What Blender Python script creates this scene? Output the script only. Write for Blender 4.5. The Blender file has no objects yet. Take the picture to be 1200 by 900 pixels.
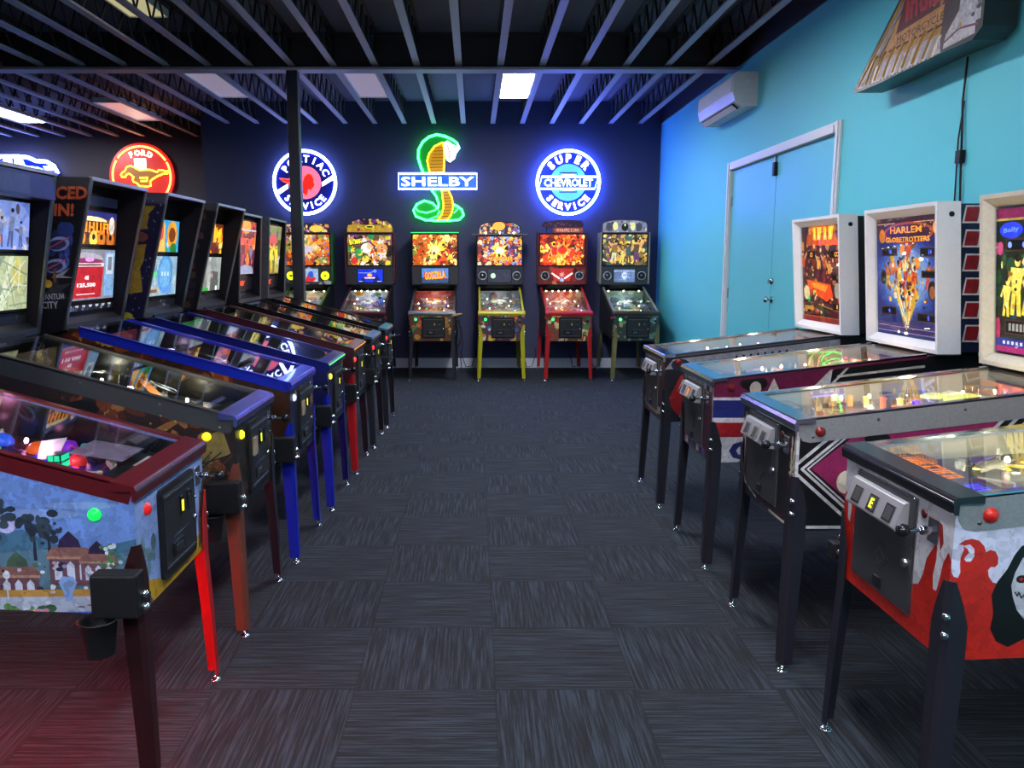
import bpy, math, random
from mathutils import Vector, Matrix
C = bpy.context.scene.collection
PI = math.pi
V = Vector

# ------------------------------------------------------------------ materials
_mats = {}

def _new(name):
    m = bpy.data.materials.new(name)
    m.use_nodes = True
    return m, m.node_tree.nodes, m.node_tree.links, m.node_tree.nodes['Principled BSDF']

def srgb(h):
    h = h.lstrip('#')
    r = []
    for i in (0, 2, 4):
        c = int(h[i:i + 2], 16) / 255
        r.append(c / 12.92 if c <= .04045 else ((c + .055) / 1.055) ** 2.4)
    return tuple(r)

def mat(name, col, rough=.5, metal=0., bump=0., scale=60., coat=0., var=.15, spec=None):
    """plain surface with a little procedural wear"""
    if name in _mats: return _mats[name]
    if isinstance(col, str): col = srgb(col)
    m, N, L, b = _new(name)
    tc = N.new('ShaderNodeTexCoord')
    nz = N.new('ShaderNodeTexNoise'); nz.inputs['Scale'].default_value = scale
    nz.inputs['Detail'].default_value = 3
    L.new(tc.outputs['Object'], nz.inputs['Vector'])
    mx = N.new('ShaderNodeMix'); mx.data_type = 'RGBA'
    mx.inputs[6].default_value = tuple(c * (1 - var) for c in col) + (1,)
    mx.inputs[7].default_value = tuple(min(1, c * (1 + var)) for c in col) + (1,)
    L.new(nz.outputs['Fac'], mx.inputs[0]); L.new(mx.outputs[2], b.inputs['Base Color'])
    b.inputs['Roughness'].default_value = rough; b.inputs['Metallic'].default_value = metal
    b.inputs['Coat Weight'].default_value = coat
    if spec is not None: b.inputs['Specular IOR Level'].default_value = spec
    if bump:
        bp = N.new('ShaderNodeBump'); bp.inputs['Strength'].default_value = bump
        bp.inputs['Distance'].default_value = .002
        L.new(nz.outputs['Fac'], bp.inputs['Height']); L.new(bp.outputs['Normal'], b.inputs['Normal'])
    _mats[name] = m
    return m

def ink(col, e=0., rough=.35):
    """printed colour with fine painterly speckle; e > 0 = back-lit translite"""
    key = ('ink', col, e, rough)
    if key in _mats: return _mats[key]
    c = srgb(col)
    m, N, L, b = _new('print_' + col.strip('#') + ('_backlit' if e else ''))
    tc = N.new('ShaderNodeTexCoord')
    vo = N.new('ShaderNodeTexVoronoi'); vo.inputs['Scale'].default_value = 38
    nz = N.new('ShaderNodeTexNoise'); nz.inputs['Scale'].default_value = 22; nz.inputs['Detail'].default_value = 4
    L.new(tc.outputs['Object'], nz.inputs['Vector'])
    ad = N.new('ShaderNodeMix'); ad.data_type = 'RGBA'; ad.inputs[0].default_value = .12
    L.new(tc.outputs['Object'], ad.inputs[6]); L.new(nz.outputs['Color'], ad.inputs[7])
    L.new(ad.outputs[2], vo.inputs['Vector'])
    mx = N.new('ShaderNodeMix'); mx.data_type = 'RGBA'
    mx.inputs[6].default_value = (c[0] * .62, c[1] * .60, c[2] * .60, 1)
    mx.inputs[7].default_value = (min(1, c[0] * 1.15), min(1, c[1] * 1.15), min(1, c[2] * 1.15), 1)
    L.new(vo.outputs['Color'], mx.inputs[0]); L.new(mx.outputs[2], b.inputs['Base Color'])
    b.inputs['Roughness'].default_value = rough
    if e:
        L.new(mx.outputs[2], b.inputs['Emission Color']); b.inputs['Emission Strength'].default_value = e
        m.cycles.emission_sampling = 'FRONT' if e > .9 else 'NONE'
    _mats[key] = m
    return m

def glow(col, e, base=None):
    key = ('glow', col, e)
    if key in _mats: return _mats[key]
    c = srgb(col)
    m, N, L, b = _new('glow_' + col.strip('#'))
    nz = N.new('ShaderNodeTexNoise'); nz.inputs['Scale'].default_value = 14
    mr = N.new('ShaderNodeMapRange'); mr.inputs[3].default_value = e * .9; mr.inputs[4].default_value = e * 1.1
    L.new(nz.outputs['Fac'], mr.inputs[0]); L.new(mr.outputs[0], b.inputs['Emission Strength'])
    b.inputs['Base Color'].default_value = c + (1,); b.inputs['Emission Color'].default_value = c + (1,)
    b.inputs['Roughness'].default_value = .3
    _mats[key] = m
    return m

def glass_mat(name, tint=(.95, .98, .97), refl=.04):
    m = bpy.data.materials.new(name); m.use_nodes = True
    N, L = m.node_tree.nodes, m.node_tree.links
    N.remove(N['Principled BSDF'])
    t = N.new('ShaderNodeBsdfTransparent'); t.inputs[0].default_value = tint + (1,)
    g = N.new('ShaderNodeBsdfGlossy'); g.inputs['Roughness'].default_value = .015
    f = N.new('ShaderNodeFresnel')
    ge = N.new('ShaderNodeNewGeometry'); mr = N.new('ShaderNodeMapRange')      # same pane reflectance on both faces
    mr.inputs[3].default_value = 1.45; mr.inputs[4].default_value = 1 / 1.45
    L.new(ge.outputs['Backfacing'], mr.inputs[0]); L.new(mr.outputs[0], f.inputs['IOR'])
    x = N.new('ShaderNodeMixShader')
    L.new(f.outputs[0], x.inputs[0]); L.new(t.outputs[0], x.inputs[1]); L.new(g.outputs[0], x.inputs[2])
    L.new(x.outputs[0], N['Material Output'].inputs[0])
    return m

GLASS = glass_mat('clear_glass')
BLACK = mat('black_satin', (.009, .009, .011), .5, spec=.3)
BLACKGLOSS = mat('black_gloss', (.010, .010, .012), .2)
CHROME = mat('chrome', (.62, .64, .67), .14, 1., scale=20, var=.06)
STEEL = mat('brushed_steel', (.42, .42, .43), .34, 1., scale=90, var=.2)
RAILSTEEL = mat('worn_rail_steel', (.30, .30, .30), .5, .35, scale=140, var=.25)
BRIGHT = mat('bright_bezel_steel', (.55, .56, .58), .3, .6, scale=60, var=.1)
DKSTEEL = mat('dark_steel', (.16, .16, .17), .4, 1., scale=90, var=.2)
LEGBLACK = mat('leg_black_paint', (.014, .014, .022), .36, bump=.15, scale=220)
RUBBER = mat('rubber_grey', (.10, .10, .10), .7)
WHITEP = mat('white_paint', (.78, .79, .83), .45, var=.05)
WHITEPLASTIC = mat('white_plastic', (.70, .71, .74), .35)
WOODRAIL = mat('plywood', (.30, .20, .11), .6)

# ------------------------------------------------------------------ mesh builder
_txt = {}

def text2d(s, bold=0., res=2):
    """filled outline of a line of text, height-1 font size, centred on x: verts, faces, width"""
    k = (s, bold, res)
    if k in _txt: return _txt[k]
    cu = bpy.data.curves.new('lettering', 'FONT')
    cu.body = s; cu.size = 1; cu.resolution_u = res; cu.offset = bold
    ob = bpy.data.objects.new('lettering', cu)
    me = bpy.data.meshes.new_from_object(ob)
    vs = [(v.co.x, v.co.y) for v in me.vertices]
    fs = [tuple(p.vertices) for p in me.polygons]
    bpy.data.objects.remove(ob); bpy.data.curves.remove(cu); bpy.data.meshes.remove(me)
    if vs:
        x0 = min(v[0] for v in vs); x1 = max(v[0] for v in vs)
        y0 = min(v[1] for v in vs); y1 = max(v[1] for v in vs)
    else: x0 = x1 = y0 = y1 = 0
    h = max(1e-4, y1 - y0)
    vs = [((v[0] - (x0 + x1) / 2) / h, (v[1] - (y0 + y1) / 2) / h) for v in vs]
    # fix winding to +z
    out = []
    for f in fs:
        a = sum(vs[f[i]][0] * vs[f[(i + 1) % len(f)]][1] - vs[f[(i + 1) % len(f)]][0] * vs[f[i]][1] for i in range(len(f)))
        out.append(f if a > 0 else f[::-1])
    _txt[k] = (vs, out, (x1 - x0) / h)
    return _txt[k]

class MB:
    def __init__(s):
        s.v = []; s.f = []; s.m = []; s.mats = []; s.sm = []
    def mi(s, m):
        if m not in s.mats: s.mats.append(m)
        return s.mats.index(m)
    def add(s, vs, fs, m, smooth=False):
        o = len(s.v); i = s.mi(m)
        s.v += [tuple(v) for v in vs]
        for f in fs:
            s.f.append(tuple(o + k for k in f)); s.m.append(i); s.sm.append(smooth)
        return s
    def box(s, x0, x1, y0, y1, z0, z1, m, M=None):
        vs = [V((x, y, z)) for x in (x0, x1) for y in (y0, y1) for z in (z0, z1)]
        if M: vs = [M @ v for v in vs]
        return s.add(vs, [(0, 1, 3, 2), (4, 6, 7, 5), (0, 4, 5, 1), (2, 3, 7, 6), (0, 2, 6, 4), (1, 5, 7, 3)], m)
    def prism(s, pts, d, m, mcap=None):
        """closed polygon of 3-D points swept by vector d"""
        pts = [V(p) for p in pts]; d = V(d); n = len(pts)
        nr = V((0, 0, 0))
        for i in range(n): nr += pts[i].cross(pts[(i + 1) % n])
        if nr.dot(d) > 0: pts = pts[::-1]
        vs = pts + [p + d for p in pts]
        s.add(vs, [tuple((i, (i + n), ((i + 1) % n) + n, (i + 1) % n)) for i in range(n)], m)
        s.add(vs, [tuple(range(n)), tuple(range(2 * n - 1, n - 1, -1))], mcap or m)
        return s
    def tube(s, path, r, m, seg=6, closed=False, cap=True):
        P = [V(p) for p in path]; n = len(P)
        rs = r if isinstance(r, (list, tuple)) else [r] * n
        vs = []; u = None
        for i in range(n):
            a = P[i - 1] if (i > 0 or closed) else P[i]
            b = P[(i + 1) % n] if (i < n - 1 or closed) else P[i]
            t = (b - a)
            t = t.normalized() if t.length > 1e-9 else V((0, 0, 1))
            if u is None:
                u = t.orthogonal().normalized()
            else:
                u = (u - t * u.dot(t))
                u = u.normalized() if u.length > 1e-6 else t.orthogonal().normalized()
            w = t.cross(u)
            for k in range(seg):
                a_ = 2 * PI * k / seg
                vs.append(P[i] + (u * math.cos(a_) + w * math.sin(a_)) * rs[i])
        fs = []
        for i in range(n if closed else n - 1):
            j = (i + 1) % n
            for k in range(seg):
                l = (k + 1) % seg
                fs.append((i * seg + k, i * seg + l, j * seg + l, j * seg + k))
        s.add(vs, fs, m, True)
        if cap and not closed:
            s.add(vs[:seg], [tuple(range(seg - 1, -1, -1))], m)
            s.add(vs[-seg:], [tuple(range(seg))], m)
        return s
    def lathe(s, prof, o, m, seg=14, axis=(0, 0, 1), smooth=True):
        ax = V(axis).normalized(); u = ax.orthogonal().normalized(); w = ax.cross(u); o = V(o)
        vs = []
        for r, h in prof:
            for k in range(seg):
                a = 2 * PI * k / seg
                vs.append(o + ax * h + (u * math.cos(a) + w * math.sin(a)) * r)
        fs = []
        for i in range(len(prof) - 1):
            for k in range(seg):
                l = (k + 1) % seg
                fs.append((i * seg + k, i * seg + l, (i + 1) * seg + l, (i + 1) * seg + k))
        s.add(vs, fs, m, smooth)
        if prof[0][0] > 1e-5: s.add(vs[:seg], [tuple(range(seg - 1, -1, -1))], m)
        if prof[-1][0] > 1e-5: s.add(vs[-seg:], [tuple(range(seg))], m)
        return s
    def ball(s, o, r, m, seg=10, rings=6, sc=(1, 1, 1)):
        vs = []; fs = []
        for i in range(rings + 1):
            t = PI * i / rings
            for k in range(seg):
                a = 2 * PI * k / seg
                vs.append((o[0] + r * sc[0] * math.sin(t) * math.cos(a), o[1] + r * sc[1] * math.sin(t) * math.sin(a), o[2] + r * sc[2] * math.cos(t)))
        for i in range(rings):
            for k in range(seg):
                l = (k + 1) % seg
                fs.append((i * seg + k, (i + 1) * seg + k, (i + 1) * seg + l, i * seg + l))
        return s.add(vs, fs, m, True)
    def build(s, name, parent=None, bevel=0., loc=None):
        me = bpy.data.meshes.new(name)
        me.from_pydata(s.v, [], s.f)
        for m in s.mats: me.materials.append(m)
        me.polygons.foreach_set('material_index', s.m)
        me.polygons.foreach_set('use_smooth', s.sm)
        me.update()
        o = bpy.data.objects.new(name, me); C.objects.link(o)
        if parent: o.parent = parent
        if loc: o.location = loc
        if bevel:
            b = o.modifiers.new('edge', 'BEVEL'); b.width = bevel; b.segments = 2
            b.limit_method = 'ANGLE'; b.angle_limit = .7
        return o

def clip(poly, x0, y0, x1, y1):
    for ax, lim, sg in ((0, x0, 1), (0, x1, -1), (1, y0, 1), (1, y1, -1)):
        out = []
        for i in range(len(poly)):
            a, b = poly[i - 1], poly[i]
            ia = (a[ax] - lim) * sg >= 0; ib = (b[ax] - lim) * sg >= 0
            if ia != ib:
                t = (lim - a[ax]) / (b[ax] - a[ax])
                out.append((a[0] + (b[0] - a[0]) * t, a[1] + (b[1] - a[1]) * t))
            if ib: out.append(b)
        poly = out
        if len(poly) < 3: return []
    return poly

def halfplane(poly, A, B, Cc):
    out = []
    for i in range(len(poly)):
        a, b = poly[i - 1], poly[i]
        da = A * a[0] + B * a[1] - Cc; db = A * b[0] + B * b[1] - Cc
        if (da <= 0) != (db <= 0):
            t = da / (da - db)
            out.append((a[0] + (b[0] - a[0]) * t, a[1] + (b[1] - a[1]) * t))
        if db <= 0: out.append(b)
    return out

class Art:
    """flat print made of overlapping ink shapes on a rectangle inside a mesh"""
    def __init__(s, mb, O, U, Vv, w, h, e=0., step=.00002, start=.0005):
        s.mb = mb; s.O = V(O); s.U = V(U).normalized(); s.V = V(Vv).normalized(); s.N = s.U.cross(s.V)
        s.w = w; s.h = h; s.e = e; s.k = start; s.step = step
        s.hp = []
    def P(s, u, v): return s.O + s.U * u + s.V * v + s.N * s.k
    def m(s, c, e=None):
        if not isinstance(c, str): return c
        return ink(c, s.e if e is None else e)
    def poly(s, pts, c, e=None):
        pts = clip(list(pts), 0, 0, s.w, s.h)
        for A_, B_, C_ in s.hp: pts = halfplane(pts, A_, B_, C_)
        if len(pts) < 3: return s
        a = sum(pts[i - 1][0] * pts[i][1] - pts[i][0] * pts[i - 1][1] for i in range(len(pts)))
        if abs(a) < 1e-8: return s
        if a < 0: pts = pts[::-1]
        s.k += s.step
        s.mb.add([s.P(*p) for p in pts], [tuple(range(len(pts)))], s.m(c, e))
        return s
    def rect(s, x0, y0, x1, y1, c, e=None): return s.poly([(x0, y0), (x1, y0), (x1, y1), (x0, y1)], c, e)
    def fill(s, c, e=None): return s.rect(0, 0, s.w, s.h, c, e)
    def ell(s, x, y, rx, ry, c, e=None, n=16, rot=0.):
        cr, sr = math.cos(rot), math.sin(rot)
        return s.poly([(x + rx * math.cos(t) * cr - ry * math.sin(t) * sr, y + rx * math.cos(t) * sr + ry * math.sin(t) * cr) for t in [2 * PI * k / n for k in range(n)]], c, e)
    def star(s, x, y, r0, r1, n, c, e=None, rot=0.):
        return s.poly([(x + (r1 if k % 2 == 0 else r0) * math.cos(rot + PI * k / n), y + (r1 if k % 2 == 0 else r0) * math.sin(rot + PI * k / n)) for k in range(2 * n)], c, e)
    def line(s, pts, w, c, e=None):
        for a, b in zip(pts[:-1], pts[1:]):
            dx, dy = b[0] - a[0], b[1] - a[1]; l = math.hypot(dx, dy) or 1
            nx, ny = -dy / l * w / 2, dx / l * w / 2; ex, ey = dx / l * w * .3, dy / l * w * .3
            s.poly([(a[0] - nx - ex, a[1] - ny - ey), (b[0] - nx + ex, b[1] - ny + ey), (b[0] + nx + ex, b[1] + ny + ey), (a[0] + nx - ex, a[1] + ny - ey)], c, e)
        return s
    def text(s, t, x, y, h, c, e=None, w=None, bold=.02, rot=0., skew=0., depth=0.):
        vs, fs, wd = text2d(t, bold)
        sx = h if w is None else w / max(wd, 1e-4)
        s.k += s.step
        cr, sr = math.cos(rot), math.sin(rot); out = []
        for a, b in vs:
            a_, b_ = a * sx + b * h * skew, b * h
            out.append(s.P(x + a_ * cr - b_ * sr, y + a_ * sr + b_ * cr))
        s.mb.add(out, fs, s.m(c, e))
        return s
    def arc(s, t, x, y, r, h, c, a0, a1, e=None, bold=.03, flip=False):
        """letters along an arc, angles in degrees measured counter-clockwise from +u"""
        n = len(t)
        for i, ch in enumerate(t):
            if ch == ' ': continue
            a = math.radians(a0 + (a1 - a0) * (i + .5) / n)
            s.text(ch, x + r * math.cos(a), y + r * math.sin(a), h, c, e, bold=bold, rot=a - PI / 2 + (PI if flip else 0))
            s.k -= s.step
        s.k += s.step
        return s
    def strokes(s, x, y, w, h, n, c, e, rng):
        """a row of chunky, unreadable title characters"""
        d = w / n
        for k in range(n):
            a = x + k * d; t = d * .27; j = rng.uniform(-.06, .06) * h; q = rng.randint(0, 3)
            s.poly([(a, y + j), (a + t, y + j), (a + t * 1.1, y + h + j), (a + t * .1, y + h + j)], c, e)
            if q != 1: s.poly([(a + d * .58, y + j), (a + d * .84, y + j), (a + d * .80, y + h + j), (a + d * .56, y + h + j)], c, e)
            if q in (0, 3): s.poly([(a, y + h * .42 + j), (a + d * .7, y + h * .42 + j), (a + d * .7, y + h * .6 + j), (a, y + h * .6 + j)], c, e)
            if q in (1, 2): s.poly([(a, y + j), (a + d * .78, y + j), (a + d * .78, y + h * .2 + j), (a, y + h * .2 + j)], c, e)
            if q in (1, 3): s.poly([(a, y + h * .8 + j), (a + d * .75, y + h * .8 + j), (a + d * .72, y + h + j), (a, y + h + j)], c, e)
        return s
    def figure(s, x, y, h, skin, top, legs, rng, e=None):
        """generic standing figure"""
        a = rng.uniform(-.25, .25)
        def R(px, py): return (x + (px * math.cos(a) - py * math.sin(a)) * h, y + (px * math.sin(a) + py * math.cos(a)) * h)
        s.poly([R(-.13, 0), R(-.03, 0), R(0, .4), R(.05, 0), R(.15, 0), R(.1, .5), R(-.1, .5)], legs, e)
        s.poly([R(-.11, .42), R(.11, .42), R(.17, .80), R(-.17, .80)], top, e)
        k = rng.choice((-1, 1))
        s.poly([R(.14 * k, .8), R(.34 * k, .95), R(.38 * k, .88), R(.16 * k, .66)], skin, e)
        s.poly([R(-.14 * k, .8), R(-.27 * k, .5), R(-.20 * k, .47), R(-.10 * k, .7)], skin, e)
        hx = R(0, .91); s.ell(hx[0], hx[1], .075 * h, .095 * h, skin, e, 12)
        hx = R(0, .96); s.ell(hx[0], hx[1], .08 * h, .06 * h, '#1c1210', e, 10)
        return s
    def burst(s, pal, n, rng, smin=.05, smax=.22, e=None):
        d = min(s.w, s.h)
        for i in range(n):
            x, y = rng.uniform(0, s.w), rng.uniform(0, s.h); r = rng.uniform(smin, smax) * d
            c = rng.choice(pal); q = rng.random()
            if q < .35: s.ell(x, y, r, r * rng.uniform(.4, 1), c, e, 12, rng.uniform(0, 3))
            elif q < .6: s.star(x, y, r * rng.uniform(.4, .7), r, rng.randint(4, 7), c, e, rng.uniform(0, 3))
            elif q < .8:
                a = rng.uniform(0, 6.28); t = rng.uniform(.1, .35)
                s.poly([(x, y), (x + 2 * r * math.cos(a - t), y + 2 * r * math.sin(a - t)), (x + 2 * r * math.cos(a + t), y + 2 * r * math.sin(a + t))], c, e)
            else:
                k = rng.randint(5, 8)
                s.poly([(x + r * rng.uniform(.5, 1.1) * math.cos(6.28 * j / k), y + r * rng.uniform(.5, 1.1) * math.sin(6.28 * j / k)) for j in range(k)], c, e)
        return s

# ------------------------------------------------------------------ object helpers
def thing(name, label, cat, loc=(0, 0, 0), rotz=0., group=None, kind=None):
    o = bpy.data.objects.new(name, None); C.objects.link(o)
    o.empty_display_size = .1
    o.location = loc; o.rotation_euler = (0, 0, rotz)
    if label: o['label'] = label
    if cat: o['category'] = cat
    if group: o['group'] = group
    if kind: o['kind'] = kind
    return o

def tag(o, label, cat, group=None):
    o['label'] = label; o['category'] = cat
    if group: o['group'] = group
    return o

def struct(o):
    o['kind'] = 'structure'; return o

def dup(o, parent=None, loc=None):
    c = o.copy(); C.objects.link(c)
    if parent: c.parent = parent
    if loc is not None: c.location = loc
    return c

# ------------------------------------------------------------------ camera
sc = bpy.context.scene
cam = bpy.data.cameras.new('camera'); co = bpy.data.objects.new('camera', cam); C.objects.link(co)
cam.sensor_fit = 'HORIZONTAL'; cam.sensor_width = 36; cam.lens = 960 / 1200 * 36
co.location = (0, 0, 1.575)
co.rotation_euler = (PI / 2 - math.atan(143 / 960), 0, 0)
cam.shift_x = 44 / 1200
cam.clip_start = .05
sc.camera = co
sc.view_settings.view_transform = 'Standard'
try: sc.view_settings.look = 'None'
except Exception: pass
sc.view_settings.gamma = 1; sc.view_settings.use_curve_mapping = False
sc.view_settings.exposure = .2
sc.cycles.use_denoising = True
sc.cycles.sample_clamp_indirect = 4
sc.cycles.max_bounces = 7
sc.cycles.transparent_max_bounces = 16
wd = bpy.data.worlds.new('World'); sc.world = wd; wd.use_nodes = True
wd.node_tree.nodes['Background'].inputs[0].default_value = (.05, .055, .08, 1)
wd.node_tree.nodes['Background'].inputs[1].default_value = .1

# ------------------------------------------------------------------ room
XR, YB, YB2, XS = 2.70, 12.25, 13.5, -3.93       # side wall, back wall, recessed back wall, step in the back wall
XL, YF = -9.6, -2.6
ZJ, ZD = 3.55, 3.86

def carpet():
    m, N, L, b = _new('carpet_tiles')
    tc = N.new('ShaderNodeTexCoord')
    def math_(op, a, bb=None):
        n = N.new('ShaderNodeMath'); n.operation = op
        for i, q in enumerate((a, bb)):
            if q is None: continue
            if isinstance(q, (int, float)): n.inputs[i].default_value = q
            else: L.new(q, n.inputs[i])
        return n.outputs[0]
    T = .523
    sp = N.new('ShaderNodeSeparateXYZ'); L.new(tc.outputs['Object'], sp.inputs[0])
    tx = math_('DIVIDE', math_('SUBTRACT', sp.outputs[0], .078), T)
    ty = math_('DIVIDE', math_('SUBTRACT', sp.outputs[1], 2.85), T)
    par = math_('MODULO', math_('ABSOLUTE', math_('ADD', math_('FLOOR', tx), math_('FLOOR', ty))), 2.)
    par = math_('GREATER_THAN', par, .5)
    def streak(sx, sy):
        mp = N.new('ShaderNodeMapping'); mp.inputs['Scale'].default_value = (sx, sy, 1)
        L.new(tc.outputs['Object'], mp.inputs[0])
        nz = N.new('ShaderNodeTexNoise'); nz.inputs['Scale'].default_value = 1; nz.inputs['Detail'].default_value = 3
        nz.inputs['Roughness'].default_value = .7
        L.new(mp.outputs[0], nz.inputs['Vector']); return nz.outputs['Fac']
    a = streak(95, 3.); c = streak(3., 95)
    mx = N.new('ShaderNodeMix'); mx.data_type = 'FLOAT'
    L.new(par, mx.inputs[0]); L.new(c, mx.inputs[2]); L.new(a, mx.inputs[3])
    rp = N.new('ShaderNodeValToRGB'); L.new(mx.outputs[0], rp.inputs[0])
    E = rp.color_ramp.elements
    E[0].position = .37; E[0].color = (.0018, .002, .003, 1)
    E[1].position = .63; E[1].color = (.029, .040, .060, 1)
    el = E.new(.48); el.color = (.0062, .0084, .0128, 1)
    # darker seam between tiles
    fx = math_('FRACT', tx); fy = math_('FRACT', ty)
    ex = math_('MINIMUM', fx, math_('SUBTRACT', 1., fx)); ey = math_('MINIMUM', fy, math_('SUBTRACT', 1., fy))
    sm = math_('GREATER_THAN', math_('MINIMUM', ex, ey), .008)
    mul = N.new('ShaderNodeMix'); mul.data_type = 'RGBA'; mul.blend_type = 'MULTIPLY'; mul.inputs[0].default_value = 1
    cmb = math_('ADD', math_('MULTIPLY', sm, .45), .55)
    L.new(rp.outputs[0], mul.inputs[6]); L.new(cmb, mul.inputs[7])
    L.new(mul.outputs[2], b.inputs['Base Color'])
    b.inputs['Roughness'].default_value = .9
    fine = N.new('ShaderNodeTexNoise'); fine.inputs['Scale'].default_value = 400; L.new(tc.outputs['Object'], fine.inputs['Vector'])
    bp = N.new('ShaderNodeBump'); bp.inputs['Strength'].default_value = .5; bp.inputs['Distance'].default_value = .004
    L.new(math_('ADD', mx.outputs[0], math_('MULTIPLY', fine.outputs['Fac'], .4)), bp.inputs['Height'])
    L.new(bp.outputs[0], b.inputs['Normal'])
    return m

NAVY = mat('navy_wall_paint', (.046, .052, .112), .7, bump=.2, scale=90)
CHAR = mat('charcoal_wall_paint', (.075, .066, .085), .75, bump=.2, scale=90)
TEAL = mat('teal_wall_paint', (.12, .66, .77), .55, bump=.12, scale=120, var=.03)
TEALDOOR = mat('teal_door_paint', (.115, .63, .74), .42, scale=60, var=.03)
DECK = mat('deck_black_paint', (.10, .10, .14), .8, bump=.3, scale=40)
CHORD = mat('joist_grey_paint', (.36, .35, .44), .55, scale=30)
WEB = mat('joist_web_black', (.02, .02, .024), .6)
TRIMW = mat('white_trim_paint', (.82, .84, .88), .4, var=.04)
BASEB = mat('baseboard_grey_paint', (.62, .65, .72), .5)
STEELBLK = mat('column_black_paint', (.022, .022, .034), .4)

struct(MB().box(XL, XR + .1, YF, YB2 + .1, -.1, 0, carpet()).build('floor'))
struct(MB().box(XL, XR + .1, YF, YB2 + .1, ZD, ZD + .1, DECK).build('ceiling'))
struct(MB().box(XS, XR + .1, YB, YB + .15, 0, ZD, NAVY).build('wall_back'))
struct(MB().box(XL, XS, YB2, YB2 + .12, 0, ZD, CHAR).box(XS - .02, XS, YB, YB2, 0, ZD, CHAR).build('wall_back_recess'))
struct(MB().box(XL - .12, XL, YF, YB2 + .12, 0, ZD, CHAR).build('wall_left'))
struct(MB().box(XL, XR + .1, YF - .12, YF, 0, ZD, NAVY).build('wall_front'))
DY0, DY1, DZ = 6.27, 8.84, 2.545
w = MB()
w.box(XR, XR + .12, YF, DY0, 0, ZJ, TEAL).box(XR, XR + .12, DY1, YB + .1, 0, ZJ, TEAL).box(XR, XR + .12, DY0, DY1, DZ, ZJ, TEAL)
w.box(XR - .015, XR + .12, YF, YB, ZJ, ZD, STEELBLK)
struct(w.build('wall_right'))
struct(MB().box(XS, XR, YB - .018, YB, 0, .145, BASEB).build('baseboard_back', bevel=.004))
struct(MB().box(XR - .015, XR, YF, DY0 - .06, 0, .13, BASEB).box(XR - .015, XR, DY1 + .06, YB - .018, 0, .13, BASEB).build('baseboard_right', bevel=.003))

# double door in the teal wall
d = thing('door_1', None, None, (XR, (DY0 + DY1) / 2, 0), kind='structure')
hw = (DY1 - DY0) / 2
f = MB()
for y0, y1, z0, z1 in ((-hw - .06, -hw + .02, 0, DZ + .06), (hw - .02, hw + .06, 0, DZ + .06), (-hw + .02, hw - .02, DZ - .02, DZ + .06)):
    f.box(-.022, .0, y0, y1, z0, z1, TRIMW); f.box(-.034, -.022, y0 + .02, y1 - .02, z0, z1 - (.02 if z0 else 0), TRIMW)
f.box(.0, .12, -hw, -hw + .02, 0, DZ - .02, TRIMW).box(.0, .12, hw - .02, hw, 0, DZ - .02, TRIMW).box(0, .12, -hw + .02, hw - .02, DZ - .02, DZ, TRIMW)
f.build('door_frame', d, bevel=.004)
for s_ in (-1, 1):
    y0, y1 = (.004, hw - .024) if s_ > 0 else (-hw + .024, -.004)
    p = MB().box(.012, .055, y0, y1, .01, DZ - .026, TEALDOOR).build('door_leaf', d, bevel=.003)
    for z in (.35, 1.25, 2.2):
        h = MB().box(.004, .012, s_ * (hw - .034) - .012, s_ * (hw - .034) + .012, z - .05, z + .05, STEEL).build('hinge', p)
ya = 7.56 - (DY0 + DY1) / 2
for z, nm in ((1.40, 'deadbolt'), (1.235, 'door_knob')):
    k = MB().lathe([(.032, 0), (.032, .008), (.012, .012), (.012, .035), (.027, .042), (.030, .058), (.02, .07), (0, .072)] if nm == 'door_knob' else [(.030, 0), (.030, .012), (.022, .022), (0, .024)], (.012, ya - .05, z), CHROME, 16, (-1, 0, 0))
    if nm == 'deadbolt': k.box(-.03, -.012, ya - .055, ya - .045, z - .018, z + .018, CHROME)
    k.build(nm, d)
MB().box(-.02, .012, ya - .03, ya + .02, 2.34, 2.46, BLACK).box(-.012, .012, ya - .012, ya + .004, 2.46, 2.515, STEEL).build('door_bolt', d, bevel=.004)

# steel frame of the roof
g = MB()
g.box(XL, XR - .02, 8.66, 8.84, 3.50, 3.525, CHORD).box(XL, XR - .02, 8.74, 8.76, 3.525, ZD - .03, WEB).box(XL, XR - .02, 8.66, 8.84, ZD - .03, ZD, WEB)
struct(g.build('ceiling_girder'))
col = MB().box(-1.915, -1.80, 8.69, 8.805, .012, 3.50, STEELBLK).box(-1.97, -1.745, 8.635, 8.86, 0, .012, STEELBLK)
for sx in (-1, 1):
    for sy in (-1, 1): col.lathe([(.012, 0), (.012, .014), (0, .016)], (-1.8575 + sx * .09, 8.7475 + sy * .09, .012), STEEL, 6)
struct(col.build('column', bevel=.006))

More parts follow.
